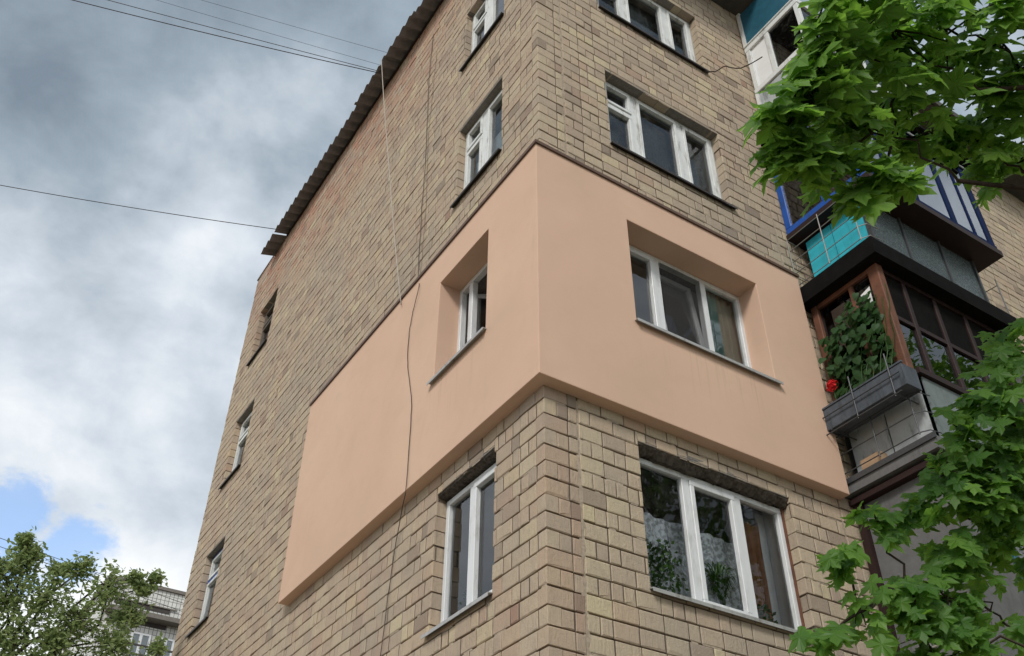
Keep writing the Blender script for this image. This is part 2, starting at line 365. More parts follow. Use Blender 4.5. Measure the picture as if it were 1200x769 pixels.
def cut(u0, u1, z0, z1, opens):
    """split the rectangle round the openings"""
    rects = [(u0, u1, z0, z1)]
    for (a, b, c, d) in opens:
        out = []
        for (p, q, r, s) in rects:
            if a >= q or b <= p or c >= s or d <= r: out.append((p, q, r, s)); continue
            if p < a: out.append((p, a, r, s))
            if q > b: out.append((b, q, r, s))
            m0, m1 = max(p, a), min(q, b)
            if r < c: out.append((m0, m1, r, c))
            if s > d: out.append((m0, m1, d, s))
        rects = out
    return rects
BR = random.Random(5)
def brick_shape(mb, fn, u0, u1, z0, z1, tone, red, dep=DEP):
    c = .003+BR.random()*.0035; j = lambda k=.0034: (BR.random()-.5)*2*k
    nf = j(.0042)
    out = [(u0+j(.0012), z0+j()), (u1+j(.0012), z0+j()), (u1+j(.0012), z1+j(.0012)), (u0+j(.0012), z1+j(.0012))]
    inn = []
    for (u, z), su, sz in zip(out, (1, -1, -1, 1), (1, 1, -1, -1)):
        k = c*(1+BR.random())
        if BR.random() < .13: k += BR.random()*.028
        inn.append((u+su*k, z+sz*k, nf+j(.0012)))
    vs = [fn(u, -dep, z) for u, z in out]+[fn(u, nf-c*1.1, z) for u, z in out]+[fn(u, n, z) for u, z, n in inn]
    fs = [(8, 9, 10, 11)]
    for i in range(4):
        k = (i+1) % 4; fs += [(i, k, 4+k, 4+i), (4+i, 4+k, 8+k, 8+i)]
    mb.poly(vs, fs, tone=tone, red=red)
def lay(u0, u1, row, first):
    """one course: list of brick ends between u0 and u1"""
    pat = row % 4; x = u0; res = []
    ln = {'s': .252, 'h': .122, 't': .185}
    k = 0
    while x < u1-.02:
        if k == 0: L = first
        elif pat in (0, 2): L = ln['s'] if BR.random() < .90 else ln['h']
        elif pat == 1: L = ln['h'] if (k % 4) else ln['s']
        else: L = ln['h'] if BR.random() < .62 else ln['s']
        L *= 1+(BR.random()-.5)*.035
        e = x+L
        if u1-e < .07: e = u1
        e = min(e, u1); res.append((x, e-(JH if e < u1 else 0))); x = e; k += 1
    return res
BRICKS = []          # (wall, u0, u1, z0, z1, tone, red)
def tone_of(wall, u, z):
    t = .52+BR.gauss(0, .115)
    if BR.random() < .035: t = .95
    if BR.random() < .03: t = .12
    r = 0.
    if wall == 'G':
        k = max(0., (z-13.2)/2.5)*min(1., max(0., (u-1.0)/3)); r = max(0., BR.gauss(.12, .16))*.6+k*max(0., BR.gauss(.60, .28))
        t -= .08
    else:
        r = max(0., BR.gauss(-.05, .14))
        if u < .36 and z < 6.5: r += .28*BR.random(); t -= .12
        if z > 9.5: t -= .10
    return min(1, max(0, t)), min(.9, r)
def wall_courses(wall, u0, u1, ztop, opens, panel, phase, shift, corner):
    n0 = int((0.35-Z_ANCHOR-phase)/COURSE)
    k = n0
    while True:
        zb = Z_ANCHOR+phase+k*COURSE+JB; zt = zb+COURSE-JB; k += 1
        if zb > ztop-.03: break
        zt = min(zt, ztop)
        s = u0+(((DEP+JH) if (k % 2 == (0 if wall == 'F' else 1)) else 0) if corner else 0)
        for a, b in lay(s, u1, k+shift, (.252 if k % 2 else .122)):
            if panel and b <= panel[1] and zb >= panel[2] and zt <= panel[3]: continue
            for (p, q, r, t) in cut(a, b, zb, zt, opens):
                if q-p < .02 or t-r < .02: continue
                if panel and q <= panel[1] and r >= panel[2] and t <= panel[3]: continue
                BRICKS.append((wall, p, q, r, t, *tone_of(wall, p, r)))
wall_courses('F', 0, .345, FTOP+.1, front_open, front_panel, 0, 0, True)
wall_courses('F', .366, 3.60, FTOP, front_open, front_panel, .018, 1, False)
wall_courses('F', 3.62, XEND, FTOP, front_open, None, .03, 2, False)
wall_courses('G', 0, 5.50, GTOP, gable_open, gable_panel, 0, 1, True)
wall_courses('G', 5.515, 7.94, GTOP, gable_open, gable_panel, .01, 0, False)
wall_courses('G', 7.955, YEND, GTOP, gable_open, None, 0, 3, False)
def area_px(b):
    fn = F if b[0] == 'F' else G
    c = [proj(fn(u, 0, z)) for u, z in ((b[1], b[3]), (b[2], b[3]), (b[2], b[4]), (b[1], b[4]))]
    x = sum(p[0] for p in c)/4; y = sum(p[1] for p in c)/4
    if min(p[2] for p in c) < .5 or not (4 < x < 1196 and 4 < y < 765): return 0
    if b[0] == 'F' and b[1] > 3.5: return 0
    return abs(sum(c[i][0]*c[(i+1) % 4][1]-c[(i+1) % 4][0]*c[i][1] for i in range(4)))/2
order = sorted(range(len(BRICKS)), key=lambda i: -area_px(BRICKS[i])); single = set(order[:300])
walls = {}
for key, name, lab in (('F', 'front_wall', None), ('G', 'gable_wall', None)):
    fn = F if key == 'F' else G; mb = MB()
    opens = front_open if key == 'F' else gable_open
    uend, ztop = (XEND, FTOP+.1) if key == 'F' else (YEND, GTOP-.02)
    for (a, b, c, d) in cut(.024, uend, 0, ztop, opens):
        mb.face([fn(a, -.024, c), fn(b, -.024, c), fn(b, -.024, d), fn(a, -.024, d)])
    if key == 'G':
        mb.face([(.024, YEND, 0), (15, YEND, 0), (15, YEND, GTOP), (.024, YEND, GTOP)])
    walls[key] = mb.build(name, 'mortar', bld, origin=(0, 0, 0))
stuff = {'F': MB(), 'G': MB()}; heads = {'F': MB(), 'G': MB()}
prev = None
for i, (w, a, b, c, d, t, r) in enumerate(BRICKS):
    fn = F if w == 'F' else G
    if prev and prev[0] == w and abs(prev[3]-c) < 1e-5 and 0 < a-prev[2] < .02:      # mortar of the upright joint
        heads[w].face([fn(prev[2]-.002, -.0055, c), fn(a+.002, -.0055, c), fn(a+.002, -.0055, d), fn(prev[2]-.002, -.0055, d)])
    prev = (w, a, b, c)
    if BR.random() < .20:                                                            # bed joint smeared nearly flush
        e0, e1 = a+BR.random()*.06, b-BR.random()*.06; dn = -.003-BR.random()*.006
        if e1-e0 > .04: heads[w].face([fn(e0, dn, c-JB+.001), fn(e1, dn, c-JB+.001), fn(e1+BR.uniform(-.02, .02), dn, c+.001), fn(e0+BR.uniform(-.02, .02), dn, c+.001)], mi=1)
    if i in single:
        m1 = MB(); brick_shape(m1, fn, a, b, c, d, t, r)
        m1.build('brick', 'brick', walls[w], origin=fn((a+b)/2, -DEP/2, (c+d)/2), recalc=True)
    else: brick_shape(stuff[w], fn, a, b, c, d, t, r)
for w in 'FG':
    o = stuff[w].build('brickwork', 'brick', walls[w], origin=(0, 0, 0), recalc=True); o['kind'] = 'stuff'
    heads[w].build('upright_joints', ['mortar', 'seam'], walls[w], origin=(0, 0, 0))['kind'] = 'stuff'
def seam(fn, u0, u1, z0, z1, parent, seed):
    mb = MB(); rr = random.Random(seed); z = z0; pts = []
    while z < z1: pts.append((z, u0-rr.random()**2*.03, u1+rr.random()**2*.03, rr.random()*.006-.008)); z += rr.uniform(.02, .06)
    for p, q in zip(pts, pts[1:]):
        mb.face([fn(p[1], p[3], p[0]), fn(p[2], p[3], p[0]), fn(q[2], q[3], q[0]), fn(q[1], q[3], q[0])])
    mb.build('mortar_seam', 'seam', parent)
seam(F, .345, .366, .4, PZ0, walls['F'], 1); seam(F, .345, .366, PZ1, FTOP, walls['F'], 2); seam(F, 3.60, 3.62, PZ1, FTOP, walls['F'], 3); seam(F, 3.60, 3.62, .4, PZ0-.1, walls['F'], 5)
seam(G, 5.50, 5.515, .4, PZ0, walls['G'], 4); seam(G, 7.94, 7.955, .4, 15.4, walls['G'], 6)

# inner reveals, lintels
def reveal(fn, o, parent, inner, side='room_wall'):
    a, b, c, d = o; mb = MB(); e = .002; top_mat = 'concrete'; f0 = -.17 if inner else -.004
    for q in ([(a+e, c), (a+e, d)], [(b-e, c), (b-e, d)]):
        (u, z0), (_, z1) = q; mb.face([fn(u, -.118, z0), fn(u, -.37, z0), fn(u, -.37, z1), fn(u, -.118, z1)])
    mb.face([fn(a, f0, d-.001), fn(b, f0, d-.001), fn(b, -.37, d-.001), fn(a, -.37, d-.001)], mi=1)
    if not inner: mb.face([fn(a, -.004, d-.001), fn(b, -.004, d-.001), fn(b, -.004, d+.05), fn(a, -.004, d+.05)], mi=1)
    mb.face([fn(a, f0, c+.001), fn(b, f0, c+.001), fn(b, -.37, c+.001), fn(a, -.37, c+.001)], mi=1)
    mb.build('lintel', [side, top_mat], parent, recalc=False)
for o in front_open: reveal(F, o, walls['F'], o[2] == ROWS['B'][0], 'white_card' if o[2] == ROWS['A'][0] else 'room_wall')
for o in gable_open: reveal(G, o, walls['G'], o[2] == ROWS['B'][0] and o[0] < 5)

# rooms behind the windows
def room(x0, x1, y0, y1, z0, z1, fo, go):
    mb = MB()
    for (a, b, c, d) in cut(x0, x1, z0, z1, fo): mb.face([(a, y0, c), (b, y0, c), (b, y0, d), (a, y0, d)])
    for (a, b, c, d) in cut(y0, y1, z0, z1, go): mb.face([(x0, a, c), (x0, b, c), (x0, b, d), (x0, a, d)])
    mb.face([(x1, y0, z0), (x1, y1, z0), (x1, y1, z1), (x1, y0, z1)]); mb.face([(x0, y1, z0), (x1, y1, z0), (x1, y1, z1), (x0, y1, z1)])
    mb.face([(x0, y0, z0), (x1, y0, z0), (x1, y1, z0), (x0, y1, z0)]); mb.face([(x0, y0, z1), (x1, y0, z1), (x1, y1, z1), (x0, y1, z1)])
    mb.build('room', 'room_wall', bld, recalc=False)
for r in 'ABCD':
    s, h = ROWS[r]
    room(.37, 3.5, .37, 4.6, s-.85, h+.22, [(XL, XR, s, h)], [(YR, YL, s, h)])
    if r != 'A': room(.37, 3.2, 8.2, 10.8, s-.85, h+.22, [], [(YR2, YL2, s, h)])

# ------------------------------------------------------------------ plaster panel
def panel():
    mb = MB(); fo = (XL, XR, *ROWS['B']); go = (YR, YL, *ROWS['B']); zs = [PZ0, fo[2], fo[3], PZ1]
    def side(us, op, fn):
        for i in range(3):
            for k in range(3):
                if i == 1 and k == 1: continue
                mb.face([fn(us[i], PD, zs[k]), fn(us[i+1], PD, zs[k]), fn(us[i+1], PD, zs[k+1]), fn(us[i], PD, zs[k+1])])
            for z in (PZ0, PZ1):
                u0 = us[i]
                q = [fn(us[i], PD, z), fn(us[i+1], PD, z), fn(us[i+1], -.004, z), fn(0.0 if i == 0 else us[i], 0.0 if i == 0 else -.004, z)]
                mb.face(q)
        a, b, c, d = op
        for (p, q) in (((a, c), (a, d)), ((a, d), (b, d)), ((b, d), (b, c)), ((b, c), (a, c))):
            mb.face([fn(p[0], PD, p[1]), fn(q[0], PD, q[1]), fn(q[0], -.16, q[1]), fn(p[0], -.16, p[1])])
        for k in range(3): mb.face([fn(us[3], PD, zs[k]), fn(us[3], -.004, zs[k]), fn(us[3], -.004, zs[k+1]), fn(us[3], PD, zs[k+1])])
    side([-PD, XL+.008, XR-.008, PXE], (XL+.008, XR-.008, *ROWS['B']), F)
    side([-PD, YR+.008, YL-.008, PYE], (YR+.008, YL-.008, *ROWS['B']), G)
    o = mb.build('insulation_panel', 'plaster', bld, origin=(0, 0, PZ0), merge=True); bevel(o, .006, 2)
    o['label'] = 'peach plastered insulation panel wrapped round the building corner'
    f = MB(); t = .012
    f.box((-PD-.02, -.03, PZ1+.001), (PXE+.01, PD+.02, PZ1+t), F); f.box((-PD-.022, PD+.003, PZ1-.03), (PXE+.01, PD+.022, PZ1+.0005), F)
    f.build('flashing', 'brown_trim', o)
    f = MB(); f.box((-PD-.02, -.03, PZ1+.002), (PYE+.01, PD+.021, PZ1+t+.001), G); f.box((-PD-.003, PD+.003, PZ1-.029), (PYE+.01, PD+.021, PZ1+.0015), G); f.build('flashing', 'brown_trim', o)
panel()

# ------------------------------------------------------------------ windows
def ring(mb, fn, u0, u1, z0, z1, w, n0, n1):
    mb.box((u0, n0, z0), (u1, n1, z0+w), fn); mb.box((u0, n0, z1-w), (u1, n1, z1), fn)
    mb.box((u0, n0, z0+w), (u0+w, n1, z1-w), fn); mb.box((u1-w, n0, z0+w), (u1, n1, z1-w), fn)
def window(fn, parent, u0, u1, z0, z1, muls, mat='pvc', sill='dark_sill', sashes=None, trans={}, n=-.14, glass='glass', fw=.055, sill_out=.05, skip=(), label=None, sash_mat=None, sw=.05, gap=.0, sill_over=.045):
    mb = MB(); a, b, c, d = u0+.004, u1-.004, z0+.02, z1-.004-gap
    n0, n1 = n-.07, n
    ring(mb, fn, a, b, c, d, fw, n0, n1)
    for m, w in muls: mb.box((m-w/2, n0+.001, c+fw), (m+w/2, n1-.001, d-fw), fn)
    win = mb.build('window', mat, parent); bevel(win, .004)
    if label: win['label'] = label
    edges = [a+fw]+[x for m, w in muls for x in (m-w/2, m+w/2)]+[b-fw]
    for i in range(0, len(edges), 2):
        e0, e1 = edges[i], edges[i+1]; k = i//2
        spans = [(c+fw, d-fw)]
        if k in trans:
            zt = trans[k]; t = MB(); t.box((e0, n0+.002, zt-.03), (e1, n1-.002, zt+.03), fn); bevel(t.build('transom', mat, win), .004)
            spans = [(c+fw, zt-.03), (zt+.03, d-fw)]
        for (s0, s1) in spans:
            if (k, len(spans)) in skip or k in skip: continue
            if sashes is None or k in sashes:
                s = MB(); ring(s, fn, e0+.002, e1-.002, s0+.002, s1-.002, sw, n0+.012, n1+.014); so = s.build('sash', sash_mat or mat, win); bevel(so, .004); m = sw
            else: m = .012
            p = MB(); nn = (n0+n1)/2
            pp = [fn(e0+m, nn, s0+m), fn(e1-m, nn, s0+m), fn(e1-m, nn, s1-m), fn(e0+m, nn, s1-m)]; p.face(pp if fn is F else pp[::-1]); p.build('pane', glass, win, recalc=False)
    if sill:
        s = MB(); q0, q1 = n1+.002, sill_out
        ends = (u0-sill_over*.4, u1+sill_over)
        vs = [fn(u, q, z) for u in ends for q, z in ((q0, z0+.035), (q1, z0+.004), (q1, z0-.028), (q1-.006, z0-.028), (q1-.006, z0-.004), (q0, z0+.022))]
        s.poly(vs, [(0, 1, 7, 6), (1, 2, 8, 7), (2, 3, 9, 8), (3, 4, 10, 9), (4, 5, 11, 10), (0, 5, 4, 3, 2, 1), (6, 7, 8, 9, 10, 11)])
        s.build('sill', sill, win)
    return win
FWL, GWL = walls['F'], walls['G']
A, B, C_, D_ = (ROWS[k] for k in 'ABCD')
wA = window(F, FWL, XL, XR, A[0], A[1], [(1.65, .085), (2.29, .085)], 'pvc', 'grey_sill', sashes={1}, gap=.06, n=-.13, glass='glass_clear', label='white plastic window with potted plants behind lace under the plaster panel')
wB = window(F, FWL, XL, XR, B[0], B[1], [(1.63, .085), (2.30, .085)], 'pvc', 'grey_sill', sashes={0}, skip=(1,), n=-.15, sill_out=PD+.05, label='white plastic window with a tilted middle sash in the peach panel')
wC = window(F, FWL, XL, XR, C_[0], C_[1], [(1.54, .10), (2.30, .10)], 'old_white', 'dark_sill', trans={0: 11.2}, n=-.13, sw=.045, label='old white wooden window just above the plaster panel')
wD = window(F, FWL, XL, XR, D_[0], D_[1], [(1.57, .10), (2.37, .10)], 'old_white', 'dark_sill', trans={0: 13.9}, n=-.13, sw=.045, label='old white wooden window on the top storey')
gA = window(G, GWL, YR, YL, A[0], A[1], [(1.34, .08)], 'pvc', 'grey_sill', sashes={0}, gap=.045, n=-.11)
gB = window(G, GWL, YR, YL, B[0], B[1], [], 'pvc', 'grey_sill', skip=(0,), n=-.13, sill_out=PD+.05, label='narrow white window with its sash swung inward in the peach panel')
gC = window(G, GWL, YR, YL, C_[0], C_[1], [(1.33, .13)], 'old_white', 'dark_sill', trans={1: 11.22}, n=-.10, sw=.045)
gD = window(G, GWL, YR, YL, D_[0], D_[1], [(1.33, .13)], 'old_white', 'dark_sill', trans={1: 13.92}, n=-.10, sw=.045)
hB = window(G, GWL, YR2, YL2, B[0], B[1], [], 'blue_paint', 'dark_sill', trans={0: 8.45}, n=-.11, sash_mat='old_white', label='small window with bright blue frame at the far end of the gable')
hC = window(G, GWL, YR2, YL2, C_[0], C_[1], [], 'old_white', 'dark_sill', trans={0: 11.2}, n=-.11)
hD = window(G, GWL, YR2, YL2, D_[0], D_[1], [], 'old_brown', 'dark_sill', trans={0: 13.9}, n=-.11)
# the tilted sash of the middle opening, with the insect net in front of it
def tilted():
    u0, u1, z0, z1 = 1.675, 2.255, B[0]+.08, B[1]-.065
    tl = lambda u, n, z: F(u, -.155+n*math.cos(.13)-(z-z0)*math.sin(.13)*.85, z)
    s = MB(); ring(s, tl, u0, u1, z0, z1, .06, -.05, 0); so = s.build('sash', 'pvc', wB); bevel(so, .004)
    p = MB(); p.face([tl(u0+.06, -.025, z0+.06), tl(u1-.06, -.025, z0+.06), tl(u1-.06, -.025, z1-.06), tl(u0+.06, -.025, z1-.06)]); p.build('pane', 'glass', wB, recalc=False)
    p = MB(); p.face([F(u0, -.143, z0-.02), F(u1, -.143, z0-.02), F(u1, -.143, z1), F(u0, -.143, z1)]); p.build('insect_net', 'insect_net', wB, recalc=False)
    for u in (u0+.01, u1-.02):
        h = MB(); h.box((u-.012, -.135, z0+.14), (u+.014, -.115, z0+.20), F); h.build('net_catch', 'pvc', wB)
tilted()
def swung():
    u0, u1, z0, z1 = YR+.07, YL-.08, B[0]+.085, B[1]-.075; a = math.radians(62)
    def tl(u, n, z): 
        k = u1-u; return G(u1-k*math.cos(a), -.17+n-k*math.sin(a)*.8, z)
    s = MB(); ring(s, tl, u0+.1, u1-.1, z0, z1, .06, -.05, 0); bevel(s.build('sash', 'pvc', gB), .004)
    p = MB(); p.face([tl(u0+.16, -.025, z0+.06), tl(u1-.16, -.025, z0+.06), tl(u1-.16, -.025, z1-.06), tl(u0+.16, -.025, z1-.06)][::-1]); p.build('pane', 'glass', gB, recalc=False)
    m = MB(); m.box((YL-.30, -.2, B[0]+.08), (YL-.22, -.131, B[1]-.065), G); bevel(m.build('mullion', 'pvc', gB), .004)
swung()
# broken edge of the wall over the lowest front window and the side joints
def broken_edge(fn, u0, u1, z, wl, seed, drop=.085):
    rr = random.Random(seed); mb = MB(); n = 34; prof = []
    for i in range(n+1):
        u = u0+(u1-u0)*i/n; prof.append((u, z-drop*(.55+.45*rr.random()), -.012-rr.random()*.02, z+.012+rr.random()*.014))
    for p, q in zip(prof, prof[1:]):
        f0 = [(p[0], p[2]-.03, p[1]), (q[0], q[2]-.03, q[1])]
        mb.face([fn(p[0], -.002, p[3]), fn(q[0], -.002, q[3]), fn(q[0], q[2], z-.02), fn(p[0], p[2], z-.02)])
        mb.face([fn(p[0], p[2], z-.02), fn(q[0], q[2], z-.02), fn(q[0], q[2]-.05, q[1]), fn(p[0], p[2]-.05, p[1])])
        mb.face([fn(p[0], p[2]-.05, p[1]), fn(q[0], q[2]-.05, q[1]), fn(q[0], -.15, q[1]+.01), fn(p[0], -.15, p[1]+.01)])
    mb.build('broken_edge', 'broken', wl)
broken_edge(F, XL-.01, XR+.01, A[1], FWL, 4); broken_edge(G, YR, YL, A[1], GWL, 6, .05)
m = MB(); m.box((XR-.012, -.128, A[0]+.03), (XR-.0025, -.10, A[1]-.06), F); m.build('foam_joint', 'wood_frame', FWL)

# ------------------------------------------------------------------ roof
def roof():
    rb = MB()
    rb.poly([(.0, .0, 15.93), (15, .0, 15.93), (15, 10.95, 15.93), (.0, 10.95, 15.93), (5.2, 5.5, 17.8), (15, 5.5, 17.8)], [(0, 1, 5, 4), (1, 2, 5), (2, 3, 4, 5), (3, 0, 4), (0, 3, 2, 1)])
    ro = rb.build('roof', 'slate', bld)
    def sheet(y0, y1, dx, dzz, sl=.30, tilt=0.):
        mb = MB(); nx, ny = 3, int((y1-y0)/.02); top = []; rr = random.Random(int(y0*100)); ph = 2*math.pi/.235
        x0, x1 = -.30+dx, 1.0
        for i in range(nx+1):
            x = x0+(x1-x0)*i/nx
            for k in range(ny+1):
                y = y0+(y1-y0)*k/ny; z = 15.96+dzz+x*sl+.046*math.cos(y*ph)+tilt*(y-y0); top.append((x, y, z))
        t = .009; W_ = ny+1; low = [(x, y, z-t) for x, y, z in top]; N = len(top); vs = top+low; fs = []
        for i in range(nx):
            for k in range(ny):
                p = i*W_+k; fs += [(p, p+1, p+W_+1, p+W_), (N+p, N+p+W_, N+p+W_+1, N+p+1)]
        for k in range(ny): fs += [(k, N+k, N+k+1, k+1)]
        for i in range(nx): p = i*W_; q = p+ny; fs += [(p, p+W_, N+p+W_, N+p), (q, N+q, N+q+W_, q+W_)]
        mb.poly(vs, fs); mb.build('roof_sheet', 'slate', ro, smooth=False)
    y = -.3; k = 0; rr = random.Random(3)
    while y < 9.1:
        e = min(y+1.14, 9.28); sheet(y, e+.04, rr.uniform(-.03, .03), .004*(k % 2)+rr.uniform(-.006, .006)); y = e; k += 1
    sheet(9.36, 10.0, .0, -.05, .34, -.02)
    f = MB(); f.box((-.03, -.3, 15.86), (.02, 9.3, 15.90)); f.build('wall_plate', 'wood_dark', ro)
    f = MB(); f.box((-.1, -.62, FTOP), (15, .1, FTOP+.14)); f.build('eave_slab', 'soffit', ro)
    c = MB(); c.box((-.015, 10.06, GTOP), (.3, YEND+.02, GTOP+.035)); c.build('coping', 'concrete', ro)
roof()
# ------------------------------------------------------------------ balconies
XB, XE = 3.82, 6.15
def bal(name_label, lo, hi, mat='black_sheet'):
    s = MB(); s.box(lo, hi); o = s.build('balcony', mat, bld); o['label'] = name_label; return o
def part(name, mat, parent, *boxes, bev=.0, fn=None):
    s = MB()
    for b in boxes: s.box(b[0], b[1], fn)
    o = s.build(name, mat, parent)
    if bev: bevel(o, bev)
    return o
def pane(parent, pts, mat='glass_dark', name='pane'):
    a, b, c = (np.array(p) for p in pts[:3]); nn = np.cross(b-a, c-a)          # panes face outward
    s = MB(); s.face(pts if nn[0]+nn[1] < 0 else pts[::-1]); return s.build(name, mat, parent, recalc=False)
def rod(parent, a, b, r=.007, mat='rod', name='rod'):
    s = MB(); s.tube([a, b], r, 6); return s.build(name, mat, parent)
def basket(parent, x, y0, y1, z0, z1, nz, ys, xin, mat, wrap=.0):
    for k in range(nz):
        z = z0+(z1-z0)*k/(nz-1)
        s = MB(); s.tube([(xin, y1, z), (x, y1, z), (x, y0, z), (x+.05, y0-.09, z), (xin, y0-.11, z)], .0065, 6); s.build('basket_rod', mat, parent)
    for y in ys: rod(parent, (x-.008, y, z0-.03), (x-.008, y, z1+.03), .0075, mat, 'basket_rod')
    for y in (y0, y1): rod(parent, (x+.0, y, z0-.02), (x+.0, y, z1+.02), .0065, mat, 'basket_rod')

# fourth-storey balcony: blue glazing over a turquoise parapet
b4 = bal('balcony with bright blue glazing above a turquoise side panel', (3.70, -1.16, 9.03), (6.35, -.005, 9.27))
part('side_panel', 'turquoise', b4, ((3.97, -1.00, 9.29), (3.99, -.54, 10.12)), ((3.968, -.53, 9.29), (3.992, -.14, 10.12)))
for k, (x0, x1) in enumerate(((4.0, 4.62), (4.68, 5.36), (5.42, 6.02))):
    part('parapet_panel', 'ribbed_glass', b4, ((x0, -1.03, 9.29), (x1, -1.01, 10.15)))
for x in (3.98, 4.65, 5.39, 6.06): part('post', 'rod_dark', b4, ((x-.018, -1.05, 9.27), (x+.018, -.99, 10.2)))
basket(b4, 3.74, -1.02, -.04, 9.36, 10.12, 5, (-.55,), 3.97, 'rod')
rod(b4, (3.985, -.62, 9.3), (3.985, -.62, 10.15), .012, 'rod_dark', 'post')
part('sill_board', 'wood_dark', b4, ((3.80, -1.32, 10.18), (6.33, .0, 10.27)))
bl = part('glazing_frame', 'blue_paint', b4, ((3.81, -1.28, 10.275), (3.87, -.01, 10.37)), ((3.81, -.10, 10.37), (3.87, -.01, 11.92)), ((3.81, -1.28, 10.37), (3.87, -1.17, 11.92)), ((3.81, -.70, 10.37), (3.869, -.62, 11.85)), ((3.811, -1.17, 11.84), (3.868, -.10, 11.92)), bev=.006)
pane(b4, [(3.84, -1.17, 10.37), (3.84, -.10, 10.37), (3.84, -.10, 11.84), (3.84, -1.17, 11.84)], 'glass_dark')
fr = part('glazing_frame', 'navy_paint', b4, ((3.87, -1.30, 10.275), (6.30, -1.25, 10.36)), bev=.006)
part('glazing_frame', 'navy_paint', b4, ((3.872, -1.30, 11.83), (6.30, -1.251, 11.92)), bev=.006)
for x, w in ((4.32, .08), (4.80, .04), (5.50, .10), (5.92, .035), (6.24, .11)):
    part('mullion', 'navy_paint', b4, ((x-w/2, -1.290, 10.36), (x+w/2, -1.262, 11.83)), bev=.004)
for x0, x1 in ((3.88, 4.275), (4.365, 4.775), (4.825, 5.44), (5.56, 5.895), (5.945, 6.185)):
    pane(b4, [(x0, -1.275, 10.36), (x1, -1.275, 10.36), (x1, -1.275, 11.83), (x0, -1.275, 11.83)], 'glass_sky')
part('lintel_board', 'black_sheet', b4, ((3.88, -1.242, 11.55), (6.25, -1.20, 11.95)))
pane(b4, [(6.28, -1.25, 10.36), (6.28, -.02, 10.36), (6.28, -.02, 11.83), (6.28, -1.25, 11.83)])
part('glazing_trim', 'fibro_white', b4, ((5.03, -1.318, 11.835), (6.31, -1.306, 11.865)))
part('canopy', 'black_sheet', b4, ((3.72, -1.42, 11.96), (6.42, -.004, 12.0)))
rod(b4, (6.34, -1.1, 9.3), (6.34, -1.1, 9.95), .008, 'rod_dark', 'basket_rod'); rod(b4, (6.34, -.5, 9.3), (6.34, -.5, 9.95), .008, 'rod_dark', 'basket_rod')
for k in range(6): rod(b4, (6.34, -1.1+.12*(k % 5), 9.3+.11*k), (6.34, -.5, 9.34+.11*k), .006, 'rod_dark', 'basket_rod')
# curtain inside the blue glazing
def drape(x, y0, y1, z0, z1, mat, label, axis='y', waves=9, amp=.03, cat='curtain', name='curtain'):
    mb = MB(); n = waves*8; rows = 6
    pt = []
    for j in range(rows+1):
        for i in range(n+1):
            t = i/n; z = z0+(z1-z0)*j/rows; w = amp*math.sin(t*waves*2*math.pi+.8*math.sin(j*.9))*(1.1-.4*j/rows)+.012*math.sin(t*23+j)
            a = y0+(y1-y0)*t; pt.append((x+w, a, z) if axis == 'y' else (a, x+w, z))
    mb.poly(pt, [(j*(n+1)+i, j*(n+1)+i+1, (j+1)*(n+1)+i+1, (j+1)*(n+1)+i) for j in range(rows) for i in range(n)])
    return tag(mb.build(name, mat, recalc=False, smooth=True), label, cat)
drape(4.02, -1.1, -.08, 10.3, 11.9, 'cloth_grey', 'grey curtain gathered behind the bright blue balcony glazing')

drape(-1.17, 3.95, 6.2, 10.3, 11.6, 'cloth_white', 'white cloth added behind the navy front glazing to brighten its sky reflection', 'x', 14, .02)  # white cloth added so the panes look as bright as reflected sky
# third-storey balcony: brown wooden glazing over white panels
b3 = bal('balcony with brown wooden glazing and weathered white side panels', (3.72, -1.16, 6.50), (6.25, -.005, 6.64), 'fibro_grey')
part('slab_edge', 'rod_dark', b3, ((3.70, -1.18, 6.60), (3.718, -.02, 6.66)))
part('side_panel', 'fibro_white', b3, ((3.89, -1.06, 6.66), (3.905, -.60, 7.42))); part('side_panel', 'fibro_white', b3, ((3.887, -.585, 6.66), (3.902, -.12, 7.42)))
part('front_panel', 'fibro_green', b3, ((3.93, -1.10, 6.66), (5.0, -1.085, 7.44))); part('front_panel', 'fibro_green', b3, ((5.01, -1.10, 6.66), (6.1, -1.085, 7.44)))
basket(b3, 3.70, -1.03, -.03, 6.72, 7.16, 3, (-.55,), 3.89, 'rod_dark')
for y in (-.55, -1.02): rod(b3, (3.505, y, 7.08), (3.505, y, 7.60), .008, 'rod_dark', 'basket_rod')
rod(b3, (3.50, -1.13, 7.31), (3.50, -.10, 7.31), .008, 'rod_dark', 'basket_rod')
rod(b3, (3.50, -1.10, 7.10), (3.50, -.06, 7.10), .008, 'rod_dark', 'basket_rod')
for y in (-.2, -1.0): rod(b3, (3.51, y, 7.14), (3.89, y, 7.14), .008, 'rod_dark', 'basket_rod')
part('sill_board', 'wood_dark', b3, ((3.86, -1.14, 7.45), (6.12, -1.04, 7.52)), ((3.86, -1.039, 7.45), (3.93, -.02, 7.52)))
part('corner_post', 'wood_frame', b3, ((3.84, -1.04, 7.52), (3.95, -.90, 9.03)), bev=.01)
part('post', 'wood_frame', b3, ((3.86, -.66, 7.521), (3.92, -.60, 8.97)), bev=.006)
part('post', 'wood_frame', b3, ((3.84, -.15, 7.52), (3.93, -.06, 9.03)), bev=.008)
part('top_rail', 'wood_frame', b3, ((3.855, -.898, 8.97), (3.925, -.152, 9.03))); part('top_rail', 'wood_dark', b3, ((3.952, -1.01, 8.97), (6.12, -.95, 9.03)))
for x in (4.32, 4.86, 5.42, 5.98): part('post', 'wood_dark', b3, ((x-.035, -1.01, 7.52), (x+.035, -.95, 8.97)), bev=.006)
part('transom', 'wood_dark', b3, ((3.952, -1.005, 8.30), (5.945, -.955, 8.355)))
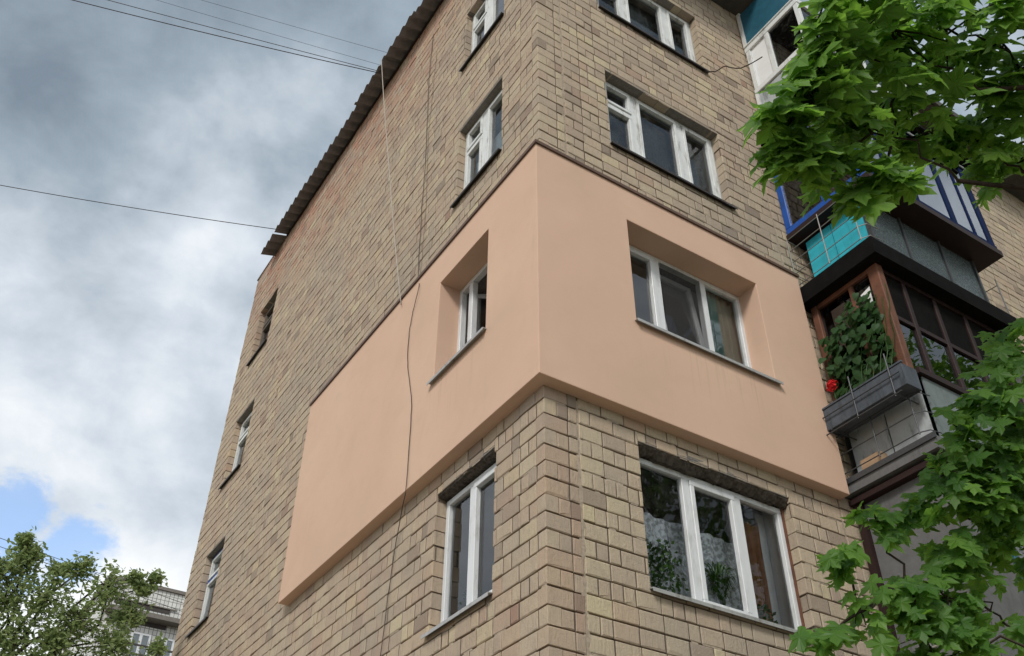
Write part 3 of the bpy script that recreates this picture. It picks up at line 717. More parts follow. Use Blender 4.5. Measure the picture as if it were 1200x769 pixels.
pane(b3, [(3.89, -.90, 7.52), (3.89, -.66, 7.52), (3.89, -.66, 8.97), (3.89, -.90, 8.97)]); pane(b3, [(3.89, -.60, 7.52), (3.89, -.15, 7.52), (3.89, -.15, 8.97), (3.89, -.60, 8.97)])
for x0, x1 in ((3.95, 4.285), (4.355, 4.825), (4.895, 5.385), (5.455, 5.945)):
    pane(b3, [(x0, -.98, 7.52), (x1, -.98, 7.52), (x1, -.98, 8.30), (x0, -.98, 8.30)], 'glass_dark'); part('shaded_pane', 'black_sheet', b3, ((x0, -.985, 8.36), (x1, -.965, 8.97)))  # black sheets stand for the upper panes, shade put into their colour
pane(b3, [(3.882, -.86, 8.82), (3.882, -.72, 8.78), (3.882, -.85, 8.55)], 'white_card', 'paper_triangle')
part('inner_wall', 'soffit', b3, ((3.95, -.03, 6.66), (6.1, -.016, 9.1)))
part('end_wall', 'fibro_grey', b3, ((6.13, -1.1, 6.66), (6.15, -.02, 9.1)))
cb = MB(); cb.box((3.75, -.52, 6.664), (3.86, -.27, 6.80)); tag(cb.build('cardboard_box', 'cardboard'), 'flat brown cardboard box lying behind the rods of the white panelled balcony', 'box')

# second-storey balcony: grey boards and a teal frame
b2 = bal('balcony with grey side boards and dark teal glazing under the leaves', (3.74, -1.12, 3.80), (6.15, -.005, 3.94), 'fibro_grey')
part('roof_lip', 'wood_dark', b2, ((3.76, -1.14, 6.40), (6.1, -.01, 6.46)))
part('corner_post', 'wood_dark', b2, ((3.79, -.12, 3.94), (3.86, -.04, 6.395)))
for k, (z0, z1) in enumerate(((3.95, 4.95), (4.96, 6.39))): part('side_board', 'fibro_grey', b2, ((3.84+.002*k, -1.05, z0), (3.86+.002*k, -.125, z1)))
part('front_board', 'fibro_grey', b2, ((3.87, -1.07, 4.55), (4.50, -1.05, 5.85))); part('front_board', 'fibro_grey', b2, ((3.87, -1.068, 3.95), (6.0, -1.05, 4.545)))
part('glazing_frame', 'teal_paint', b2, ((4.52, -1.09, 4.55), (4.60, -1.04, 6.39)), ((4.6, -1.088, 4.55), (6.05, -1.042, 4.63)), ((5.97, -1.09, 4.63), (6.05, -1.04, 6.39)), ((5.25, -1.087, 4.63), (5.31, -1.043, 6.39)), bev=.005)
pane(b2, [(4.6, -1.065, 4.63), (5.25, -1.065, 4.63), (5.25, -1.065, 6.39), (4.6, -1.065, 6.39)], 'glass_dark'); pane(b2, [(5.31, -1.065, 4.63), (5.97, -1.065, 4.63), (5.97, -1.065, 6.39), (5.31, -1.065, 6.39)], 'glass_dark')
part('inner_wall', 'room_wall', b2, ((3.95, -.03, 3.95), (6.1, -.016, 6.38)))
for y0 in (-.25, -.7):
    s = MB(); s.tube([(3.75, y0, 4.55), (3.45, y0-.02, 4.62), (3.33, y0-.06, 4.72), (3.30, y0-.10, 4.60), (3.36, y0-.1, 4.45)], .012, 6); s.build('clothes_hook', 'rod', b2)
rod(b2, (3.40, -.15, 4.64), (3.40, -1.1, 4.64), .006, 'cable_light', 'clothes_line')

# top-storey balcony: white frames
b5 = bal('balcony with white window frames and dark teal upper panel below the eave', (3.76, -1.10, 12.02), (6.2, -.005, 12.16), 'fibro_grey')
part('side_panel', 'fibro_white', b5, ((3.86, -1.02, 12.17), (3.88, -.06, 13.12)))
part('rail', 'old_white', b5, ((3.83, -1.10, 13.14), (3.90, -.03, 13.24)), bev=.005); part('rail', 'old_white', b5, ((3.83, -1.10, 14.14), (3.90, -.03, 14.24)), ((3.82, -1.10, 14.26), (3.88, -.03, 14.29)), bev=.005)
for y in (-.08, -.46, -1.05): part('post', 'old_white', b5, ((3.835, y-.04, 13.24), (3.895, y+.04, 14.14)), bev=.005)
part('post', 'old_white', b5, ((3.832, -.09, 12.17), (3.85, -.03, 13.14))); part('post', 'old_white', b5, ((3.832, -.09, 14.3), (3.89, -.03, 15.15)))
pane(b5, [(3.865, -.42, 13.24), (3.865, -.12, 13.24), (3.865, -.12, 14.14), (3.865, -.42, 14.14)], 'cloth_white', 'curtain_panel'); pane(b5, [(3.86, -1.01, 13.24), (3.86, -.5, 13.24), (3.86, -.5, 14.14), (3.86, -1.01, 14.14)])
part('upper_panel', 'teal_paint', b5, ((3.85, -1.08, 14.30), (3.87, -.095, 15.1)))
part('front_panel', 'fibro_white', b5, ((3.9, -1.06, 12.17), (6.1, -1.04, 13.14))); part('rail', 'old_white', b5, ((3.901, -1.1, 13.14), (6.1, -1.03, 13.24)), ((3.901, -1.1, 14.14), (6.1, -1.03, 14.24)))
for x in (4.5, 5.1, 5.7, 6.06): part('post', 'old_white', b5, ((x-.035, -1.095, 13.24), (x+.035, -1.035, 14.14)))
pane(b5, [(3.9, -1.065, 13.24), (6.03, -1.065, 13.24), (6.03, -1.065, 14.14), (3.9, -1.065, 14.14)])

# ------------------------------------------------------------------ planter, vine and flower
pl = MB()
pl.box((3.53, -1.16, 7.16), (3.545, -.12, 7.42)); pl.box((3.745, -1.16, 7.16), (3.76, -.12, 7.42)); pl.box((3.546, -1.16, 7.161), (3.744, -1.145, 7.419)); pl.box((3.546, -.135, 7.161), (3.744, -.12, 7.419)); pl.box((3.546, -1.144, 7.17), (3.744, -.136, 7.36))
po = thing('planter_box', 'dark grey planter trough hung outside the brown balcony glazing', 'planter', (3.6, -.64, 7.16))
o = pl.build('trough', 'planter_grey', po); bevel(o, .004)
lip = MB(); lip.box((3.52, -1.17, 7.421), (3.55, -.11, 7.44)); lip.build('rim', 'planter_grey', po)
def rot_to(normal, tip):
    n = Vector(normal).normalized(); t = Vector(tip); t = (t-n*t.dot(n)).normalized(); x = t.cross(n)
    return Matrix(((x.x, t.x, n.x), (x.y, t.y, n.y), (x.z, t.z, n.z)))
HEART = [(0, 0), (.18, -.10), (.40, -.05), (.50, .18), (.42, .45), (.22, .75), (0, 1.0)]
def heart_mesh(name):
    mb = MB(); half = HEART; c = (0, .38, .0)
    pts = [(x, y, -.12*x*x-.1*y*y) for x, y in half]+[(-x, y, -.12*x*x-.1*y*y) for x, y in half[-2:0:-1]]
    for p, q in zip(pts, pts[1:]+pts[:1]): mb.face([c, p, q])
    return mb.mesh(name, recalc=False)
hm = heart_mesh('heart_leaf')
vine = thing('climbing_vine', 'leafy green vine climbing over the brown wooden balcony glazing', 'vine', (3.62, -.6, 7.40))
rr = random.Random(21)
def add_leaf(me, mat, parent, p, normal, tip, s, name='leaf'):
    o = bpy.data.objects.new(name, me); COL.objects.link(o)
    if not me.materials: me.materials.append(MATS[mat])
    o.parent = parent; R3 = rot_to(normal, tip)
    o.matrix_basis = Matrix.Translation(Vector(tuple(np.array(p)-WORLD[parent.name]))) @ R3.to_4x4() @ Matrix.Diagonal((s, s, s, 1))
    return o
for k in range(10):
    y = -.2-.085*k; pts = [(3.62, y, 7.40)]; top = 8.2+.4*min(1, k/7)+rr.uniform(-.12, .1)
    for j in range(1, 7): pts.append((3.62+.18*min(1, j/3)+rr.uniform(-.03, .03), y-.02*j+rr.uniform(-.03, .03), 7.40+(top-7.40)*j/6))
    s = MB(); s.tube(pts, .005, 5); s.build('stem', 'house_leaf', vine)
for k in range(298):
    t = rr.random(); y = -.18-.76*rr.random(); ztop = 8.38+.32*min(1, max(0, (-y-.15)/.6)); z = 7.42+(ztop-7.42)*rr.random()**.8
    x = 3.82-.16*rr.random()**1.5
    add_leaf(hm, 'vine_leaf', vine, (x, y, z), (-1, rr.uniform(-.5, .4), rr.uniform(-.15, .8)), (rr.uniform(-.2, .2), rr.uniform(-.7, .7), -1), rr.uniform(.075, .112))
FP = at_x(975, 452, 3.60)
fl = thing('geranium', 'red geranium head blooming beside the vine on the brown balcony', 'flower', (3.62, FP[1], 7.40))
s = MB(); s.tube([(3.62, FP[1], 7.40), (3.61, FP[1], FP[2]-.06), tuple(FP)], .005, 5); s.build('stem', 'house_leaf', fl)
pm = MB(); pm.poly([(0, 0, 0), (.45, .35, .12), (.5, .8, .1), (0, 1, .02), (-.5, .8, .1), (-.45, .35, .12)], [(0, 1, 2, 3), (0, 3, 4, 5)]); petal = pm.mesh('petal', recalc=False)
for k in range(46):
    d = Vector((rr.gauss(0, 1), rr.gauss(0, 1), rr.gauss(.2, 1))).normalized()
    add_leaf(petal, 'red_petal', fl, (FP[0]+d.x*.05, FP[1]+d.y*.065, FP[2]+d.z*.06), d, d.orthogonal(), rr.uniform(.035, .055), 'petal')

# ------------------------------------------------------------------ things behind the windows
drape(.345, 1.02, 2.44, 4.87, 5.76, 'lace', 'white lace curtain hanging behind the potted plants', 'x', 8, .02)
drape(.36, 2.46, 2.76, 4.87, 6.05, 'cloth_brown', 'brown curtain behind the right pane of the window with lace', 'x', 3, .03)
tw = MB(); tw.box((2.775, .36, 4.862), (2.868, .385, 6.2)); tag(tw.build('tiled_partition', 'cloth_white'), 'white tiled partition seen through the right pane beside the brown curtain', 'partition')
def house_plant(x, y, z, h, n, kind, label, spread=.2, seed=1):
    r = random.Random(seed); t = thing('potted_plant', label, 'plant', (x, y, z))
    p = MB(); p.tube([(x, y, z), (x, y, z+.10)], [.05, .065], 12); p.build('pot', 'pot_clay', t)
    m = MB()
    for k in range(n):
        a = r.uniform(0, 6.28); q = r.uniform(.3, 1)
        if kind == 'strap':
            pts = [np.array((x, y, z+.1))+np.array((math.cos(a)*spread*q*t_, math.sin(a)*spread*q*t_*.5, h*q*(1.6*t_-.95*t_*t_*(1+.3*q)))) for t_ in (0, .25, .5, .75, 1)]
            w = .014; sd = np.array((-math.sin(a), math.cos(a), 0))
            for i in range(4):
                w0 = w*(1-i/4.6); w1 = w*(1-(i+1)/4.6); m.face([pts[i]-sd*w0, pts[i]+sd*w0, pts[i+1]+sd*w1, pts[i+1]-sd*w1], tone=r.random())
        else:
            zz = z+.1+h*r.random()**.8; c = np.array((x+math.cos(a)*spread*r.random(), y+math.sin(a)*spread*.5*r.random(), zz)); s_ = r.uniform(.03, .055)
            d1 = np.array((r.gauss(0, 1), r.gauss(0, 1), r.gauss(0, 1))); d1 /= np.linalg.norm(d1); d2 = np.cross(d1, (r.random(), r.random(), 1)); d2 /= np.linalg.norm(d2)+1e-6
            m.face([c, c+d1*s_*.5+d2*s_*.3, c+d1*s_, c+d1*s_*.5-d2*s_*.3], tone=r.random())
    m.build('foliage', 'house_leaf', t, recalc=False)['kind'] = 'stuff'
house_plant(1.36, .245, 4.862, .46, 420, 'bush', 'bushy dark potted plant behind the left pane under the lace', .24, 2)
house_plant(2.04, .25, 4.862, .85, 110, 'strap', 'potted plant with long arching strap leaves behind the middle pane', .27, 3)
house_plant(2.53, .245, 4.862, .18, 80, 'bush', 'low small potted plant behind the right pane by the brown curtain', .12, 4)
t_ = G(1.55, -.28, 4.85); house_plant(t_[0], t_[1], t_[2], .28, 90, 'bush', 'small bushy potted plant in the narrow window under the panel', .13, 5)
drape(.29, 2.58, 2.87, 7.55, 8.9, 'cloth_beige', 'beige curtain behind the right pane of the panel window', 'x', 3, .02)
drape(.27, 2.36, 2.60, 7.55, 8.9, 'cloth_teal', 'teal curtain behind the right pane of the panel window', 'x', 3, .02)
drape(.34, 1.0, 2.88, 10.3, 11.7, 'lightening_veil', 'thin grey veil added to lighten the panes of the old window above the panel', 'x', 12, .02)  # this veil and the next are added to make the old panes paler
drape(.34, 1.0, 2.88, 13.0, 14.4, 'lightening_veil', 'thin grey veil added to lighten the panes of the old window on the top storey', 'x', 12, .02)
wb = MB(); wb.box((.19, .90, 10.27), (.215, 1.30, 11.05)); tag(wb.build('white_board', 'white_card'), 'white board leaning inside the right half of the gable window above the panel', 'board')
wb = MB(); wb.box((.19, 1.42, 10.27), (.215, 1.66, 10.98)); tag(wb.build('white_board', 'white_card'), 'narrow white board leaning inside the left half of the gable window above the panel', 'board')
wb = MB(); wb.box((.19, .90, 13.02), (.215, 1.32, 13.60)); tag(wb.build('white_board', 'white_card'), 'white board leaning inside the top storey gable window', 'board')
drape(.42, .82, 1.3, 4.9, 6.2, 'cloth_grey', 'grey curtain inside the narrow gable window under the panel', 'y', 5, .02)
drape(.30, 9.3, 10.0, 7.55, 8.85, 'cloth_white', 'white curtain inside the small blue framed gable window', 'y', 6, .02)

# ------------------------------------------------------------------ cables and overhead wires
def cable(name, label, pts, r, mat, sub=6, wob=.0, group=None, seed=1, cat='cable'):
    q = []; rr = random.Random(seed); P = [np.array(p, float) for p in pts]
    for i in range(len(P)-1):
        p0, p1, p2, p3 = P[max(i-1, 0)], P[i], P[i+1], P[min(i+2, len(P)-1)]
        for k in range(sub):
            t = k/sub; q.append(.5*((2*p1)+(-p0+p2)*t+(2*p0-5*p1+4*p2-p3)*t*t+(-p0+3*p1-3*p2+p3)*t**3)+np.array((0, rr.uniform(-1, 1)*wob, 0)))
    q.append(P[-1]); mb = MB(); mb.tube(q, r, 6); return tag(mb.build(name, mat, smooth=True), label, cat, group)
gx = lambda px, py, x: tuple(at_x(px, py, x))
cable('cable', 'pale thin cable hanging down the gable from the corrugated eave to the panel', [gx(447, 70, -.35), gx(450, 120, -.31), gx(455, 185, -.27), gx(462, 275, -.22), gx(470, 357, -.155)], .007, 'cable_light')
cable('cable', 'dark cable running down the gable brick and across the peach plaster', [gx(508, 40, -.012), gx(503, 90, -.02), gx(499, 180, -.02), gx(494, 250, -.02), gx(490, 322, -.03), gx(491, 335, -.15), gx(484, 365, -.145), gx(479, 395, -.142), gx(478, 430, -.142), gx(482, 465, -.142), gx(481, 500, -.142), gx(476, 570, -.15), gx(474, 583, -.14), gx(466, 625, -.03), gx(456, 690, -.02), gx(446, 769, -.02), (-.02, 2.85, 3.5), (-.02, 2.9, .1)], .0045, 'cable_dark', 6, .006)
cable('cable', 'faint grey cable clipped to the brick beside the dark cable', [gx(512, 60, -.012), gx(503, 150, -.012), gx(499, 240, -.012), gx(493, 320, -.012)], .0022, 'cable_dark', 6, .006, seed=4)
def sag(a, b, s, n=14):
    a = np.array(a, float); b = np.array(b, float); return [a+(b-a)*t-np.array((0, 0, 4*s*t*(1-t))) for t in np.linspace(0, 1, n+1)]
def wire(label, px0, px1, start, r, s=.35, zt=16.0):
    d = ray(*px1); e = CAM+d*((zt-CAM[2])/d[2]); st = np.array(start, float); end = st+(e-st)*3.2
    return cable('overhead_wire', label, sag(st, end, s), r, 'cable_dark', 3, cat='wire', group=None)
wire('single black overhead wire reaching the broken end sheet of the roof', None, (0, 200), at_x(336, 270.5, -.22), .0085, .45)
wire('thick black overhead wire reaching the middle of the corrugated eave', None, (122, -2), at_x(446, 86, -.24), .008, .3)
wire('second black overhead wire running close under the thick one', None, (128, -4), at_x(446, 84, -.24), .006, .12)
wire('thin grey overhead wire above the thick pair', None, (165, -10), at_x(448, 77, -.24), .003, .12)
wire('uppermost hair-thin overhead wire above all others', None, (242, 0), at_x(458, 63, -.24), .003, .05)
for lab, p0, p1 in (('lower of two thin distant wires behind the small-leaved tree', (-5, 637), (110, 678)), ('upper of two thin distant wires behind the small-leaved tree', (-5, 627), (110, 668))):
    a = at_y(*p0, 26); b = at_y(*p1, 26); a = a+(a-b)*3; b = b+(b-a)*.9
    cable('overhead_wire', lab, sag(a, b, .05), .009, 'cable_dark', 3, cat='wire')
cable('bare_twig', 'bare dark twig reaching across the brick by the top balcony', [at_y(893, 60+7, -.6), at_y(868, 80, -.35), at_y(850, 78, -.2), at_y(838, 84, -.1), at_y(826, 84, -.05)], .008, 'twig', 4, .01, cat='twig')

# ------------------------------------------------------------------ trees
MAPLE = [(0, 0), (.17, -.09), (.31, -.03), (.48, .00), (.40, .12), (.29, .22), (.45, .31), (.47, .42), (.62, .55), (.43, .57), (.36, .67), (.17, .55), (.20, .72), (.11, .80), (0, 1.04)]
def maple_shape(seed):
    r = random.Random(seed); mb = MB(); c = (0, .30, .03)
    rt = [(x*(1+r.uniform(-.1, .1)), y*(1+r.uniform(-.06, .06)), .20*x*x-.16*max(0, y-.3)**2+r.uniform(-.03, .03)-(.10 if x > .4 else 0)) for x, y in MAPLE]
    lf = [(-x*(1+r.uniform(-.1, .1)), y*(1+r.uniform(-.06, .06)), .20*x*x-.16*max(0, y-.3)**2+r.uniform(-.03, .03)-(.10 if x > .4 else 0)) for x, y in MAPLE[1:-1]]
    pts = rt+lf[::-1]
    return [c]+pts, [(0, i+1, (i+1) % len(pts)+1) for i in range(len(pts))]
SHAPES = [maple_shape(k) for k in range(6)]
def bez(a, b, lift, n=7, wob=.05, r=random):
    a = np.array(a, float); b = np.array(b, float); L = np.linalg.norm(b-a); m = (a+b)/2+np.array((0, 0, lift*L)); out = []
    for i in range(n+1):
        t = i/n; p = (1-t)**2*a+2*t*(1-t)*m+t*t*b
        if 0 < i < n: p = p+np.array([r.gauss(0, 1) for _ in range(3)])*wob*L*.18
        out.append(p)
    return out
class Tree:
    def __init__(s, name, label, base, leafmat, shapes, group=None):
        s.root = thing(name, label, 'tree', base, group); s.base = np.array(base, float); s.leaves = []; s.mat = leafmat; s.shapes = shapes; s.twigs = MB()
    def leaf(s, p, normal, tip, size, tone): s.leaves.append((np.array(p, float), normal, tip, size, tone))
    def finish(s, n_single, meshes=None):
        idx = []
        if n_single:
            sc = []
            for i, (p, *_, size, tone) in enumerate(s.leaves):
                x, y, z = proj(p); sc.append(size/z if (10 < x < 1190 and 10 < y < 760 and z > .5) else 0)
            idx = [i for i in sorted(range(len(sc)), key=lambda i: -sc[i])[:n_single] if sc[i] > 0]
        one = set(idx); V = []; Fc = []; tn = []
        for i, (p, nrm, tip, size, tone) in enumerate(s.leaves):
            vs, fs = s.shapes[i % len(s.shapes)]
            if i in one: add_leaf(meshes[min(len(meshes)-1, int(tone*len(meshes)))], s.mat, s.root, p, nrm, tip, size); continue
            R3 = np.array(rot_to(nrm, tip)); b = len(V)
            V.extend((R3 @ (np.array(vs).T*size)).T+p-s.base); Fc.extend(tuple(k+b for k in f) for f in fs); tn.extend([tone]*len(fs))
        me = bpy.data.meshes.new('crown'); me.from_pydata([tuple(v) for v in V], [], Fc)
        a = me.attributes.new('tone', 'FLOAT', 'FACE'); a.data.foreach_set('value', tn); me.update()
        o = link('crown', me, s.mat, s.root, s.base); o['kind'] = 'stuff'
        if s.twigs.v: s.twigs.build('twigs', 'twig', s.root, origin=s.base, recalc=False)['kind'] = 'stuff'
def leafy_blob(T, rr, anchor, c, rad, n, size, droop=.55, tone0=.5):
    """short twigs through the blob, leaves in pairs along each"""
    c = np.array(c, float); nt_ = max(2, n//9)
    for k in range(nt_):
        d = np.array([rr.gauss(0, 1), rr.gauss(0, 1), rr.gauss(0, .8)]); d /= np.linalg.norm(d)
        st = c+d*rad*.15; en = c+d*rad*(.65+.45*rr.random())-np.array((0, 0, rad*.15))
        T.twigs.tube([anchor if k % 3 == 0 else c, st, (st+en)/2+np.array((0, 0, .02)), en], [.006, .005, .004, .002], 4)
        for j in range(n//nt_):
            t = rr.random()**.7; p = st+(en-st)*t+np.array([rr.gauss(0, 1) for _ in range(3)])*.04
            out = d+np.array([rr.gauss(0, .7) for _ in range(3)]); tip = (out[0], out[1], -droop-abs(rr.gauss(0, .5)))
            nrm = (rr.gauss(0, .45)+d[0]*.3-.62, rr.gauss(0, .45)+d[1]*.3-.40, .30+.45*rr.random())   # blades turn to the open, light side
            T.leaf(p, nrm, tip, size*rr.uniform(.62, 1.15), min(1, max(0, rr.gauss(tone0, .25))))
def maple_tree():
    rr = random.Random(77); base = np.array((2.05, -4.75, 0.))
    T = Tree('maple_tree', 'broad-leaved green maple reaching in front of the balconies', base, 'maple_leaf', SHAPES)
    meshes = []
    for k, (vs, fs) in enumerate(SHAPES):
        me = bpy.data.meshes.new('maple_leaf'); me.from_pydata(vs, [], fs); a = me.attributes.new('tone', 'FLOAT', 'FACE'); a.data.foreach_set('value', [.25+.12*k]*len(fs)); me.materials.append(MATS['maple_leaf']); meshes.append(me)
    trunk = [base+np.array((.05*math.sin(h*1.3), .06*math.sin(h*.9+1), h)) for h in np.linspace(0, 9.5, 14)]
    tb = MB(); tb.tube(trunk, [.22*(1-.085*i)**1.0+(.08 if i == 0 else 0) for i in range(14)], 12); tb.build('trunk', 'bark', T.root, origin=base, smooth=True)
    U = [(955, 35, 4.3, 52, 46), (925, 118, 4.1, 40, 40), (922, 165, 4.1, 33, 30), (965, 95, 4.2, 50, 44), (945, 190, 4.15, 30, 22), (1000, 60, 4.5, 60, 44), (1000, 135, 4.4, 50, 40), (980, 192, 4.2, 30, 22), (1035, 212, 4.3, 28, 20), (1012, 224, 4.25, 20, 12), (1045, 35, 4.7, 65, 44), (1050, 110, 4.8, 58, 40), (1075, 160, 4.9, 38, 20),
         (1110, 40, 5.0, 70, 44), (1115, 110, 5.1, 62, 40), (1140, 160, 5.2, 46, 26), (1175, 50, 5.2, 70, 46), (1165, 110, 5.3, 52, 34), (1150, 140, 5.3, 45, 30), (1195, 190, 5.4, 30, 22), (1100, 150, 5.0, 34, 18), (1155, 195, 5.4, 26, 14), (1245, 60, 5.2, 80, 40), (1250, 160, 5.2, 75, 40), (1000, -20, 4.6, 60, 36), (1090, -30, 5, 70, 36), (1200, -40, 5.2, 80, 36)]
    Lw = [(1188, 430, 4.9, 34, 26), (1165, 472, 4.8, 38, 34), (1195, 500, 4.9, 42, 36), (1130, 515, 4.7, 32, 30), (1165, 540, 4.8, 44, 40), (1108, 555, 4.6, 32, 30), (1135, 585, 4.7, 42, 40), (1070, 600, 4.6, 28, 22), (1178, 395, 5.0, 22, 10), (1195, 570, 4.9, 34, 24), (1100, 640, 4.6, 38, 34), (1150, 640, 4.7, 34, 26), (1180, 605, 4.8, 30, 20), (984, 655, 4.2, 24, 14), (1030, 612, 4.4, 20, 14),
          (966, 745, 4.1, 17, 8), (1008, 716, 4.2, 22, 11), (1065, 690, 4.4, 36, 32), (1110, 700, 4.5, 40, 34), (1150, 705, 4.6, 28, 16), (1085, 745, 4.4, 38, 32), (1130, 750, 4.5, 40, 30), (1240, 520, 4.9, 60, 36), (1240, 640, 4.9, 55, 30), (1195, 745, 4.7, 30, 12), (1100, 800, 4.4, 40, 24)]
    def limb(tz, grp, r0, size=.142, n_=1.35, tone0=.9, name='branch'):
        cen = np.mean([at_d(g[0], g[1], g[2]) for g in grp], axis=0); st = np.array((base[0], base[1], tz))
        hub = st+(cen-st)*.80; pts = bez(st, hub, .10, 8, .25, rr)
        mb = MB(); mb.tube(pts, [r0*(1-.085*i) for i in range(9)], 8); mb.build(name, 'bark', T.root, origin=base, smooth=True)
        nodes = [pts[6], pts[7], pts[8]]
        for g in sorted(grp, key=lambda g: np.linalg.norm(at_d(g[0], g[1], g[2])-hub)):       # each cluster grows from the nearest wood
            c = at_d(g[0], g[1], g[2]); rad = max(.05, g[3]*g[2]/FPX-.3*size)
            q = bez(min(nodes, key=lambda n: np.linalg.norm(n-c)), c, .05, 6, .3, rr); nodes += [q[3], q[5], c]
            T.twigs.tube(q, [.0055*(1-.10*i)+.0012 for i in range(7)], 5)
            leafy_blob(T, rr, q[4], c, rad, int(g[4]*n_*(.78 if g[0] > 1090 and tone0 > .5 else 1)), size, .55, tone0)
    ups = sorted(U, key=lambda g: g[1]); 
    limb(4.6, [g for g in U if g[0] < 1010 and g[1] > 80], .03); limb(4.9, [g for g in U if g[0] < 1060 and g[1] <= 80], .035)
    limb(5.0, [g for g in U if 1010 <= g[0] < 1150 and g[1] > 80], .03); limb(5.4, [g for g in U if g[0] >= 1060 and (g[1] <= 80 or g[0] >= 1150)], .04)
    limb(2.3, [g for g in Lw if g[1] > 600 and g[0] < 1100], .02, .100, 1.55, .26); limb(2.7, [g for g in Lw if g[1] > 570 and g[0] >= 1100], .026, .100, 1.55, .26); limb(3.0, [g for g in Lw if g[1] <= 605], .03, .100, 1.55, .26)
    n = 0
    while n < 16:                                  # the rest of the crown, out of the picture
        a = rr.uniform(0, 6.28); h = rr.uniform(3.4, 10.2); R_ = (1.0-abs(h-6.4)/5.2)*2.6*rr.uniform(.4, 1)
        c = base+np.array((math.cos(a)*R_+.6, math.sin(a)*R_-.4, h)); x, y, z = proj(c)
        if z > .3 and -120 < x < 1330 and -140 < y < 900: n += .15; continue
        leafy_blob(T, rr, np.array((base[0], base[1], h-.4)), c, .6, 44, .16); n += 1
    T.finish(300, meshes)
maple_tree()
ELL = ([(0, 0, 0), (.24, .35, .05), (.16, .75, .02), (0, 1, -.05), (-.16, .75, .02), (-.24, .35, .05)], [(0, 1, 2, 3), (0, 3, 4, 5)])
def small_tree():
    rr = random.Random(5); base = np.array((-2.7, 12.2, 0.))
    T = Tree('fruit_tree', 'airy small-leaved tree with silvery green foliage beside the brick gable', base, 'fruit_leaf', [ELL])
    tb = MB(); tb.tube([base+np.array((.12*math.sin(h), .1*math.cos(h*1.2), h)) for h in np.linspace(0, 6.6, 10)], [.17*(1-.09*i) for i in range(10)], 10); tb.build('trunk', 'bark', T.root, origin=base, smooth=True)
    blobs = [(25, 660, 17.2, 22), (55, 700, 17, 38), (95, 665, 17.2, 20), (30, 632, 17.2, 9), (40, 650, 17.2, 16), (10, 700, 17.2, 34), (125, 690, 17, 26), (150, 720, 17, 24), (90, 725, 16.8, 36), (135, 755, 16.8, 30), (60, 755, 16.8, 36), (170, 690, 17.1, 12), (182, 678, 17.1, 8), (160, 678, 17.1, 10), (15, 745, 17, 36), (-40, 690, 17.2, 50), (-60, 760, 17, 60), (100, 790, 16.8, 50), (10, 800, 16.8, 50), (160, 795, 16.8, 36), (185, 760, 17, 10), (70, 668, 17.1, 16), (-90, 720, 17.4, 60), (0, 665, 17.3, 22)]
    for i, (px, py, d, r) in enumerate(blobs):
        c = at_d(px, py, d); rad = r*d/FPX; st = base+np.array((0, 0, max(2.2, c[2]-1.2-rr.random()*1.5)))
        q = bez(st, c, .12, 6, .3, rr); mb = T.twigs; mb.tube(q, [.045*(1-.14*k) for k in range(7)], 5)
        for k in range(int(13+r*2.2)):
            dd = np.array([rr.gauss(0, 1) for _ in range(3)]); dd /= np.linalg.norm(dd); e = c+dd*rad*(.25+.85*rr.random()); s0 = c+dd*rad*.1
            if k % 2 == 0: T.twigs.tube([s0, e], [.007, .003], 3)
            for j in range(7):
                p = e+(s0-e)*rr.random()*.45+np.array([rr.gauss(0, .035) for _ in range(3)])
                T.leaf(p, (rr.gauss(0, .6), rr.gauss(0, .6), .8), (rr.gauss(0, 1), rr.gauss(0, 1), rr.gauss(-.1, .6)), rr.uniform(.06, .115), min(1, max(0, rr.gauss(.5, .28))))
    T.finish(0)
small_tree()
def yard_tree(base, label, seed, H, R_, nb):
    rr = random.Random(seed); base = np.array(base, float)
    T = Tree('yard_tree', label, base, 'maple_leaf', [ELL], 'tall trees standing in the yard behind the viewer')
    tb = MB(); tb.tube([base+np.array((.1*math.sin(h), .1*math.cos(h), h)) for h in np.linspace(0, H*.8, 9)], [.25*(1-.1*i) for i in range(9)], 10); tb.build('trunk', 'bark', T.root, origin=base, smooth=True)
    for k in range(nb):
        a = rr.uniform(0, 6.28); h = rr.uniform(H*.3, H); r = R_*math.sqrt(max(.05, 1-((h-H*.62)/(H*.42))**2))*math.sqrt(rr.random()); c = base+np.array((math.cos(a)*r, math.sin(a)*r, h))
        T.twigs.tube(bez(base+np.array((0, 0, max(2, h-1.5))), c, .1, 4, .2, rr), [.03, .025, .02, .012, .006], 4)
        for j in range(70):
            p = c+np.array([rr.gauss(0, .33) for _ in range(3)]); T.leaf(p, (rr.gauss(0, .6), rr.gauss(0, .6), .7), (rr.gauss(0, 1), rr.gauss(0, 1), -.5), rr.uniform(.14, .24), rr.random())
    T.finish(0)
yard_tree((8.2, -7.6, 0), 'tall leafy tree standing in the yard facing the lower windows', 3, 13.0, 2.6, 120)
yard_tree((14.2, -6.6, 0), 'taller leafy tree standing in the yard facing the balconies', 4, 15.5, 2.9, 130)

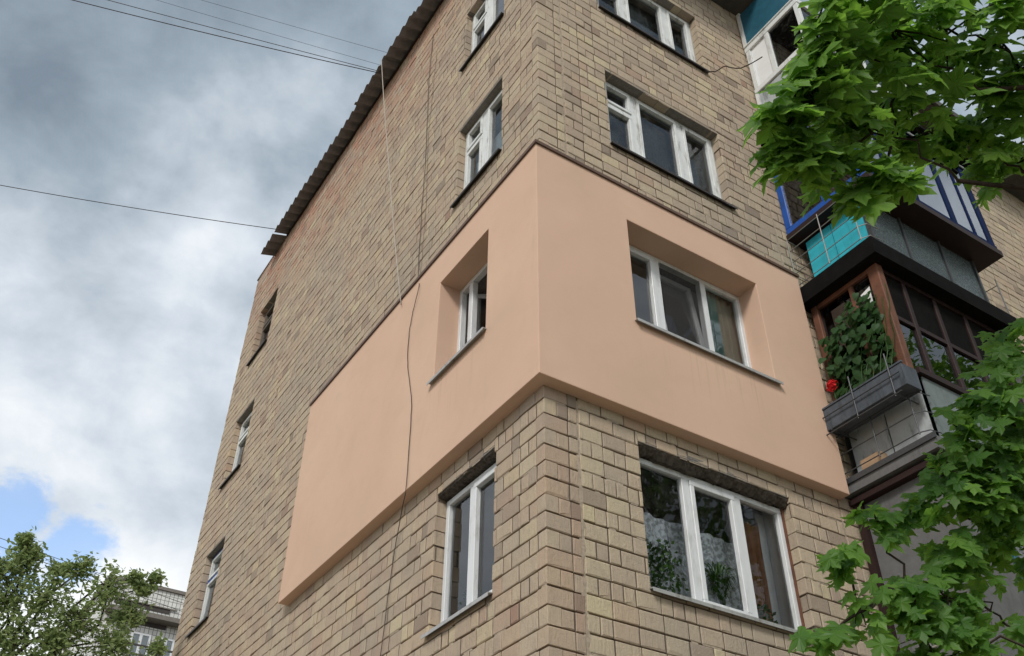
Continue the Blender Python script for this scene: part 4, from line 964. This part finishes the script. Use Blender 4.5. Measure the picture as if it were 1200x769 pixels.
# ------------------------------------------------------------------ far tiled block
def far_block():
    y = 30.0; fb = thing('tiled_building', 'white tile-clad apartment block beyond the small-leaved tree', 'building', (0, y, 0))
    w = MB(); w.box((1.7, y, 0), (26, y+11, 16.5)); wo = w.build('wall', 'white_tile', fb)
    w = MB(); w.box((1.6, y-.08, 16.5), (26.1, y+11.1, 16.62)); w.build('coping', 'concrete', fb)
    P = lambda px, py: at_y(px, py, y)
    l0 = P(172, 716); l1 = P(198, 721); 
    for k in range(3):
        z = l1[2]+.10-.30*k; w = MB(); w.box((l0[0]-1.2, y-.03, z-.08), (l1[0], y-.004, z+.08)); w.build('vent_slot', 'far_dark', fb)
        w = MB(); w.box((l0[0]-1.2, y-.07, z+.08), (l1[0]+.25, y-.03, z+.12)); w.build('louvre', 'concrete', fb)
    s = P(205, 737); w = MB(); w.box((1.8, y-.45, s[2]+.05), (s[0]+6, y-.005, s[2]+.22)); w.build('ledge', 'concrete', fb)
    zt = P(178, 745)[2]; zb = zt-1.55
    for (a, b) in ((P(154, 742)[0], P(178, 742)[0]), (P(185, 745)[0], P(206, 745)[0]), (P(185, 745)[0]+2.4, P(206, 745)[0]+2.6)):
        f = MB(); ring(f, lambda u, n, z: (u, y-n, z), a, b, zb, zt, .07, -.02, .06); f.box(((a+b)/2-.05, -.02, zb+.07), ((a+b)/2+.05, .055, zt-.07), lambda u, n, z: (u, y-n, z)); fo = f.build('window', 'far_frame', fb)
        for (p, q, m) in ((a+.07, (a+b)/2-.05, 'far_dark' if a > P(180, 745)[0] else 'cloth_white'), ((a+b)/2+.05, b-.07, 'cloth_white')):
            g = MB(); g.face([(p, y-.012, zb+.07), (q, y-.012, zb+.07), (q, y-.012, zt-.07), (p, y-.012, zt-.07)]); g.build('blind', m, fo, recalc=False)
            g = MB(); g.face([(p, y-.03, zb+.07), (q, y-.03, zb+.07), (q, y-.03, zt-.07), (p, y-.03, zt-.07)]); g.build('pane', 'glass', fo, recalc=False)
    for k in range(3):
        r = MB(); r.box((1.8, y-1.0, zb+.1+.32*k), (s[0]+5, y-.96, zb+.16+.32*k)); r.build('railing', 'far_dark', fb)
    for k in range(9): r = MB(); r.box((1.9+.9*k, y-.995, zb-.2), (1.94+.9*k, y-.965, zb+.85)); r.build('railing_post', 'far_dark', fb)
    r = MB(); r.box((1.8, y-1.02, zb-.36), (s[0]+5, y-.004, zb-.2)); r.build('ledge', 'concrete', fb)
far_block()
